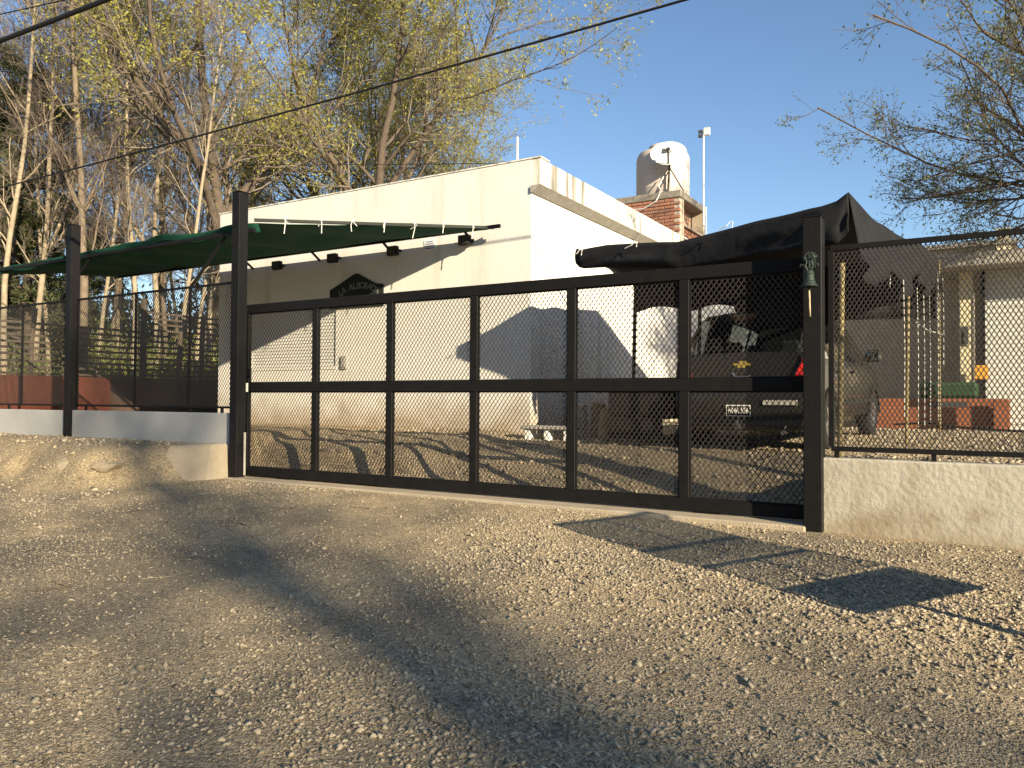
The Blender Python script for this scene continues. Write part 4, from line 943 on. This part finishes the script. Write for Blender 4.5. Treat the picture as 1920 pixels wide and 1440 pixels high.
spots = [(8, 19, .95, 0), (62, 21, .9, 1), (40, 27, 1.05, 2), (160, 18, .92, 3), (205, 24, .95, 4), (252, 20, .86, 0), (290, 23, .98, 1), (330, 19, .82, 2), (298, 30, 1.1, 3), (232, 32, 1.15, 4), (350, 27, 1.0, 0), (185, 36, 1.2, 2), (110, 30, 1.1, 1), (385, 33, 1.05, 3), (20, 38, 1.2, 4), (395, 24, .8, 1)]
where += ['thin, rising beside the conifer', 'thin, left of the leftmost post', 'thin pole-like, over the sail', 'thin, right of the leftmost post', 'pole-like, mid wood', 'pole-like, behind the middle of the left fence', 'dark thin, close to the tall post', 'pale thin, at the left margin', 'pale thin, over the rails', 'thin, in front of the far conifer']
spots += [(95, 22, .9, 2), (128, 26, 1., 0), (178, 21, .85, 2), (222, 27, .95, 0), (268, 26, .95, 2), (312, 25, .95, 4), (362, 22, .85, 2), (18, 24, .95, 0), (338, 30, 1.05, 2), (148, 33, 1.1, 4)]
for i, (px, dp, s, k) in enumerate(spots):
    x, y = pixel_spot(px, dp)
    place_tree('bare_tree', bare[k], pale if k < 3 else (M_BARKM, M_TWIGD), x, y, s, i*1.7, 'tall bare pale-barked tree '+where[i], 'bare trees behind the left fence')
# background thicket of bare trees, each a copy
k = 0
for px in range(-60, 1120, 58):
    dp = 40+((px*7) % 17); x, y = pixel_spot(px+(px*13) % 29, dp); q_ = k % 5; k += 1
    place_tree('bare_tree', bare[q_], pale, x, y, .70+.03*(k % 5)+(.12 if px < 420 else 0), k*2.1, 'hazy bare tree in the far row of the wood behind the house', 'far row of bare trees')
leafy = [make_tree(300, 14, .21, 12, 5.0, 10, 2.2, 9, 1.1, t0=.25, ang1=(28, 62), leafn=8, lsize=.09, wob0=.07, trop1=.06, fork=3, lspread=.07, tw=.0065, rf1=.5),
         make_tree(301, 13, .21, 12, 5.2, 10, 2.3, 9, 1.1, t0=.2, ang1=(35, 70), leafn=8, lsize=.09, wob0=.08, trop1=.05, fork=3, lspread=.07, tw=.0065, rf1=.5),
         make_tree(302, 12, .20, 15, 3.6, 8, 1.8, 6, .9, t0=.25, ang1=(28, 62), leafn=6, lsize=.075, wob0=.07, trop1=.08, fork=2, lspread=.08)]
LM = (M_BARKD, M_TWIG, M_LEAFY); LG = (MATS['dark_bark'], M_TWIGD, M_LEAFG)
for px, dp, kk, s, rz, lab in ((452, 21.5, 0, 1.0, .4, 'big tree with yellow spring leaves directly behind the tall black post'), (650, 23, 1, 1.02, 2.2, 'big forked tree with yellow spring leaves behind the middle of the white roof'), (765, 27, 0, .95, 4.1, 'spreading yellow-leaved tree behind the right part of the white roof'), (880, 32, 1, .66, 1.2, 'smaller yellow-leaved tree behind the roof next to the open sky'), (560, 29, 1, 1.05, 3.3, 'yellow-leaved tree farther back between the two big trees'), (390, 29, 2, 1.05, .3, 'thin tree with a few fresh leaves left of the tall post')):
    x, y = pixel_spot(px, dp); place_tree('leafy_tree', leafy[kk], LM, x, y, s, rz, lab, 'trees in spring leaf behind the house')
# tree on the right, pollarded with thin shoots
kit = make_tree(404, 4.6, .15, 40, 5.3, 13, 1.3, 8, .55, t0=.72, ang1=(25, 110), leafn=7, lsize=.05, wob0=.06, trop1=.015, lean=(-.14, -.02), lspread=.05, tw=.0055)
place_tree('pollard_tree', kit, LG, 2.2, 6.9, 1.0, .0, 'pollarded tree with sparse small leaves at the right edge', 'trees in the yard')
kit2 = make_tree(405, 9, .16, 18, 4.0, 9, 1.4, 7, .7, t0=.4, leafn=10, lsize=.06, trop1=.05, lspread=.06)
x, y = 3.1, 8.6; place_tree('yard_tree', kit2, LG, x, y, 1.0, 2.2, 'greyish tree rising out of frame above the right edge', 'trees in the yard')
for px, dp, s, lab in ((1700, 26, .40, 'small light green tree peeking over the right end of the black canopy'), (1865, 24, .45, 'small green tree behind the porch roof at the right edge')):
    x, y = pixel_spot(px, dp); place_tree('small_tree', leafy[2], LM, x, y, s, px, lab, 'small trees behind the porch')
# trees across the road, behind the photographer, that shade the gravel
shade = [make_tree(500, 16, .30, 16, 3.4, 8, 1.6, 5, .8, t0=.60, ang1=(20, 45), wob0=.025), make_tree(501, 12, .26, 14, 3.6, 8, 1.7, 5, .8, t0=.28, wob0=.07, fork=1)]
for i, (x, y, kk, s, rz) in enumerate(((40, -23.2, 0, 1.45, .6), (48.3, -26.4, 1, 1.8, 2.5), (50, -22.9, 1, 1.55, 4.2), (43, -26.0, 1, 1.75, 1.0), (56, -27.2, 1, 1.6, 3.0))):
    place_tree('roadside_tree', shade[kk], (M_BARKD, M_TWIGD), x, y, s, rz, ['bare roadside tree across the road, nearest of the row', 'bare roadside tree across the road, far one', 'bare roadside tree past the right end of the fence', 'slim bare roadside tree behind the photographer', 'farthest bare roadside tree of the row'][i], 'roadside trees behind the photographer')

# conifers
def conifer(seed, H, rad, nb):
    r = np.random.default_rng(seed); P = np.zeros((1, 8, 3)); P[0, :, 2] = np.linspace(0, H, 8); Rr = np.linspace(.2, .03, 8)[None]
    p1, r1 = grow(r, P, Rr, nb, .10, rad*.85, (60, 95), 7, -.02, .06, .35, .3, t_len=.5)
    p2, r2 = grow(r, p1, r1, 9, .15, rad*.35, (30, 65), 4, -.05, .1, .6, .4); r2 = np.maximum(r2, .004)
    lv = leaves(r, p2, 40, .22, .09, .16)
    return np_mesh('trunk', *merge([tubes(P, Rr, 8), tubes(p1, np.maximum(r1, .01), 4)])), np_mesh('crown', *tubes(p2, r2, 3)), np_mesh('needles', *lv)
con = conifer(7, 10.5, 2.7, 90)
for i, (px, dp, s) in enumerate(((48, 23, .98), (-35, 24, .95), (150, 40, .95))):
    x, y = pixel_spot(px, dp); place_tree('conifer', con, (M_BARKD, M_TWIGD, M_NEEDLE), x, y, s, i*2., ['dark bushy conifer behind the bare trees on the left', 'dark conifer cut by the left edge of the picture', 'darker far conifer low between the bare trunks'][i], 'conifers behind the left fence')

for i in range(13):  # unseen conifer row, added to cut the sky fill reaching the facade
    place_tree('conifer', con, (M_BARKD, M_TWIGD, M_NEEDLE), -34+i*3.6, -23-2.5*(i % 3), 1.25+.1*(i % 2), i*1.1, 'unseen dense conifer added behind the photographer to block sky light', 'unseen conifer row added to block sky light')
# undergrowth along the wood
def bush(seed, rad, hgt, n):
    r = np.random.default_rng(seed); d = r.normal(size=(46, 3)); d[:, 2] = np.abs(d[:, 2])+.5; d /= np.linalg.norm(d, axis=1)[:, None]
    L = .5+.5*r.random(46); P = np.zeros((46, 5, 3)); st = np.stack([r.normal(size=46)*rad*.3, r.normal(size=46)*rad*.3, np.zeros(46)], -1)
    for s in range(5): P[:, s] = st+d*np.array([rad, rad, hgt])*(L*s/4)[:, None]+r.normal(size=(46, 3))*.05
    lv = leaves(r, P, n, .10, .16, .5)
    return np_mesh('stems', *tubes(P, np.full((46, 5), .012), 3)), np_mesh('foliage', *lv)
bushes = [bush(600+i, 1.1, 1.9, 70) for i in range(3)]
for i in range(3): bushes[i][0].materials.append(M_TWIG); bushes[i][1].materials.append(M_BUSH)
dullf = [b_[1].copy() for b_ in bushes]
M_BUSHD = mat('dull_leaves', (.20, .19, .065), (.12, .125, .045), scale=.5, rough=.8, island=.4)
for d_ in dullf: d_.materials.clear(); d_.materials.append(M_BUSHD)
rs = random.Random(4)
for i, px in enumerate(range(-30, 430, 34)):
    x, y = pixel_spot(px, 19.5+6*rs.random()); t = empty('shrub', (x, y, zg(x, y)), i*1.3); t.scale = (1, 1, .7+.75*rs.random())
    tag(t, 'yellow-green shrub in the undergrowth row behind the left fence', 'shrub', 'undergrowth shrubs behind the left fence')
    link('stems', bushes[i % 3][0], None, t); link('foliage', bushes[i % 3][1], None, t)
for i, px in enumerate(range(-80, 440, 40)):
    x, y = pixel_spot(px, 33+5*rs.random()); t = empty('shrub', (x, y, zg(x, y)), i*1.9); t.scale = (2.4, 2.4, 2.5+.9*rs.random())
    tag(t, 'tall dull shrub in the dense back row of the wood', 'shrub', 'back row of undergrowth shrubs')
    link('stems', bushes[i % 3][0], None, t); link('foliage', dullf[i % 3], None, t)
for i, (px, dp) in enumerate(((1640, 30), (1700, 33), (1770, 29), (1840, 31), (1910, 28), (1990, 30), (1560, 36))):
    x, y = pixel_spot(px, dp); t = empty('shrub', (x, y, zg(x, y)), i*1.1); t.scale = (1.8, 1.8, 1.9+.3*(i % 3)); tag(t, 'green shrub in the hedge row far behind the porch', 'shrub', 'hedge shrubs behind the porch')
    link('stems', bushes[i % 3][0], None, t); link('foliage', bushes[i % 3][1], None, t)

# ------------------------------------------------------------------ overhead cables
def at(px, py, depth):
    d = fwd+rt2*((px-960)/1465.55)-up2*((py-720)/1465.55); return CAM+d*depth
def cable(p, q, r, label, sag=.15, n=24):
    P = [p.lerp(q, i/n)-Vector((0, 0, sag*4*(i/n)*(1-i/n))) for i in range(n+1)]
    return tag(MB().tube(P, r, 7).build('overhead_cable', M_CABLE, smooth=True), label, 'cable', 'overhead cables')
def ext(a, b, k0, k1): return a+(a-b)*k0, b+(b-a)*k1
p, q = ext(at(0, 345, 15), at(1228, 0, 8.2), .35, .45); cable(p, q, .014, 'long black cable crossing the sky from far left to top centre', .12)
p, q = ext(at(0, 75, 9), at(190, 0, 8.3), .8, 2.2); cable(p, q, .027, 'thick black cable across the top left corner', .02)
p, q = ext(at(0, 25, 11), at(110, 0, 10.5), .8, 2.2); cable(p, q, .008, 'thin cable above the thick one in the top left corner', .02)
cable(at(480, 308, 20), Vector((-4.85, 3.4, 4.72)), .006, 'hair-thin wire running to the roof pipe of the house', .02)

# ------------------------------------------------------------------ loose stones, gravel, sticks
def pebble_field(name, X, Y, size, seed, m, label):
    r = np.random.default_rng(seed); n = len(X); Z = height(X, Y)
    base = np.array([[1, 0, 0], [0, 1, 0], [-1, 0, 0], [0, -1, 0], [.15, .1, .72], [-.1, 0, -.6]], float); T = np.array([[0, 1, 4], [1, 2, 4], [2, 3, 4], [3, 0, 4], [1, 0, 5], [2, 1, 5], [3, 2, 5], [0, 3, 5]])
    V = base[None]+r.normal(size=(n, 6, 3))*.22; V *= (size*(.55+.6*r.random(n)))[:, None, None]*np.stack([.6+.6*r.random(n), .6+.5*r.random(n), .5+.4*r.random(n)], -1)[:, None]
    a = r.random(n)*6.283; c, s = np.cos(a)[:, None], np.sin(a)[:, None]
    x = V[..., 0]*c-V[..., 1]*s; y = V[..., 0]*s+V[..., 1]*c; tl = r.normal(size=(n, 1))*.4; z = V[..., 2]+x*tl
    V = np.stack([x+X[:, None], y+Y[:, None], z+Z[:, None]+size[:, None]*.12], -1).reshape(-1, 3)
    F = (T[None]+6*np.arange(n)[:, None, None]).reshape(-1, 3)
    return tag(link(name, np_mesh(name, V, F), m), label, 'gravel', kind='stuff')
r = np.random.default_rng(21)
n = 560000; X = r.uniform(-9, 5, n); Y = r.uniform(-6.6, -.12, n)
den = sstep(.46, .60, fbm(X+3, Y, .75, 3))*.85+.10
dx = X-CAM.x; dy = Y-CAM.y; dep = dx*fwd.x+dy*fwd.y; lat = dx*rt.x+dy*rt.y
vis = (dep > .9) & (np.abs(lat) < dep*.74+.25)
pl_ = (height(X, Y, False) < .25)
# two gravel bands where the photograph has them: the middle-right sweep and the foot of the right wall
gz_ = lambda cx, cy, sx, sy, rot=0: np.exp(-((((X-cx)*math.cos(rot)+(Y-cy)*math.sin(rot))/sx)**2+((-(X-cx)*math.sin(rot)+(Y-cy)*math.cos(rot))/sy)**2))
band = gz_(-.9, -1.9, 1.3, .75, -.45)*.95+gz_(1.0, -1.6, 1.3, .7, -.3)*.95+gz_(-.9, -4.2, 1.2, .5, .3)*.8+gz_(.3, -.6, 2.2, .35, 0)*.5+gz_(1.0, -4.2, .8, .4)*.4+gz_(-6.2, -.45, .9, .2, .1)*.8
bare_ = gz_(-3.8, -1.6, 1.8, .7, -.2)*.9+gz_(.45, -3.1, .5, .8, .3)*.8+gz_(-3.3, -.5, 2.5, .22)*.9+gz_(-3.5, -3.2, 1.6, .6)*.5
den = np.clip((den*.42+.10)*(1-bare_*.85)+band*(.55+.9*(fbm(X, Y, 2.2, 3)-.4)), .02, 1)
keep = vis & pl_ & (r.random(n) < den*.62)
X, Y = X[keep], Y[keep]; sz_ = r.gamma(2.6, .0026, len(X))+.0028
n2 = 5200; X2 = np.concatenate([r.normal(1.1, .75, n2//2), r.normal(-.7, .9, n2//4), r.normal(-.4, 1., n2//4)]); Y2 = np.concatenate([r.normal(-1.9, .55, n2//2), r.normal(-2.2, .6, n2//4), r.normal(-4.2, .4, n2//4)])
k2_ = (Y2 < -.15) & (Y2 > -6.4); X2, Y2 = X2[k2_], Y2[k2_]; X = np.concatenate([X, X2]); Y = np.concatenate([Y, Y2]); sz_ = np.concatenate([sz_, r.uniform(.012, .024, len(X2))])
pebble_field('gravel', X, Y, np.clip(sz_, .0032, .026), 1, M_STONEG, 'loose grey-brown gravel spread over the dirt street')
n = 26000; X = r.uniform(-7, 3.5, n); Y = r.uniform(.36, 7.5, n)
k_ = ~((X < -4.2) & (Y > 2.9)) & ~((X < -4.7) & (Y < .8)); X, Y = X[k_], Y[k_]
pebble_field('yard_gravel', X, Y, np.clip(r.gamma(4, .0048, len(X)), .008, .045), 2, M_STONEG, 'grey crushed gravel covering the yard behind the gate')
n = 2600; X = r.uniform(-13, -7.4, n); Y = r.uniform(-2.2, .0, n)
pebble_field('verge_gravel', X, Y, np.clip(r.gamma(1.6, .009, n), .005, .06), 3, M_STONEG, 'scattered stones on the raised verge before the left wall')
# bigger individual stones
rk = [stone_mesh(40+i, 1, .8, .55, M_ROCK) for i in range(4)]
rs = random.Random(31); bigs = [(-8.15, -1.05, .30), (-8.6, -1.25, .24), (-7.8, -1.2, .22), (.18, -2.55, .035), (.30, -2.45, .03), (-.05, -2.62, .028), (1.05, -3.0, .03), (.6, -3.15, .025), (-2.9, -1.0, .025), (-1.1, -3.9, .022), (1.3, -2.7, .028)]
for i, (x, y, s) in enumerate(bigs):
    o = link('rock', rk[i % 4], None, None, (x, y, zg(x, y)-(.13*s/.3 if s > .1 else .002)), (rs.random()*.5, rs.random()*.4, rs.random()*6)); o.scale = (s, s, s*(.55 if s > .1 else .8))
    tag(o, 'pale chalky rock set in the dirt bank left of the gate' if s > .1 else 'fist-sized or smaller pale stone lying loose on the gravel street', 'rock', 'rocks in the bank' if s > .1 else 'loose pale stones on the street')
def stick(x, y, L, rz, r_, m, label, grp, bend=.3):
    P = []; a = rz; px_, py_ = x, y; rr = random.Random(x*91+y)
    for i in range(7):
        P.append((px_, py_, zg(px_, py_)+r_*1.2+.004)); a += (rr.random()-.5)*bend; px_ += math.cos(a)*L/6; py_ += math.sin(a)*L/6
    tag(MB().tube(P, [r_*(1-.09*i) for i in range(7)], 5).build('twig', m), label, 'twig', grp)
for i in range(34):
    x, y = rs.uniform(-6.5, 1.8), rs.uniform(-4.6, -.5)
    stick(x, y, rs.uniform(.10, .38), rs.uniform(0, 6.28), rs.uniform(.002, .0045), M_STICK, 'dark dry twig lying on the gravel street', 'dry twigs on the street', .9)
for i in range(24):
    x, y = rs.uniform(-5.5, 2.2), rs.uniform(-4.6, -.4)
    stick(x, y, rs.uniform(.06, .24), rs.uniform(0, 6.28), 0.0012, M_STRAW, 'pale straw lying on the gravel street', 'straws on the street', .25)
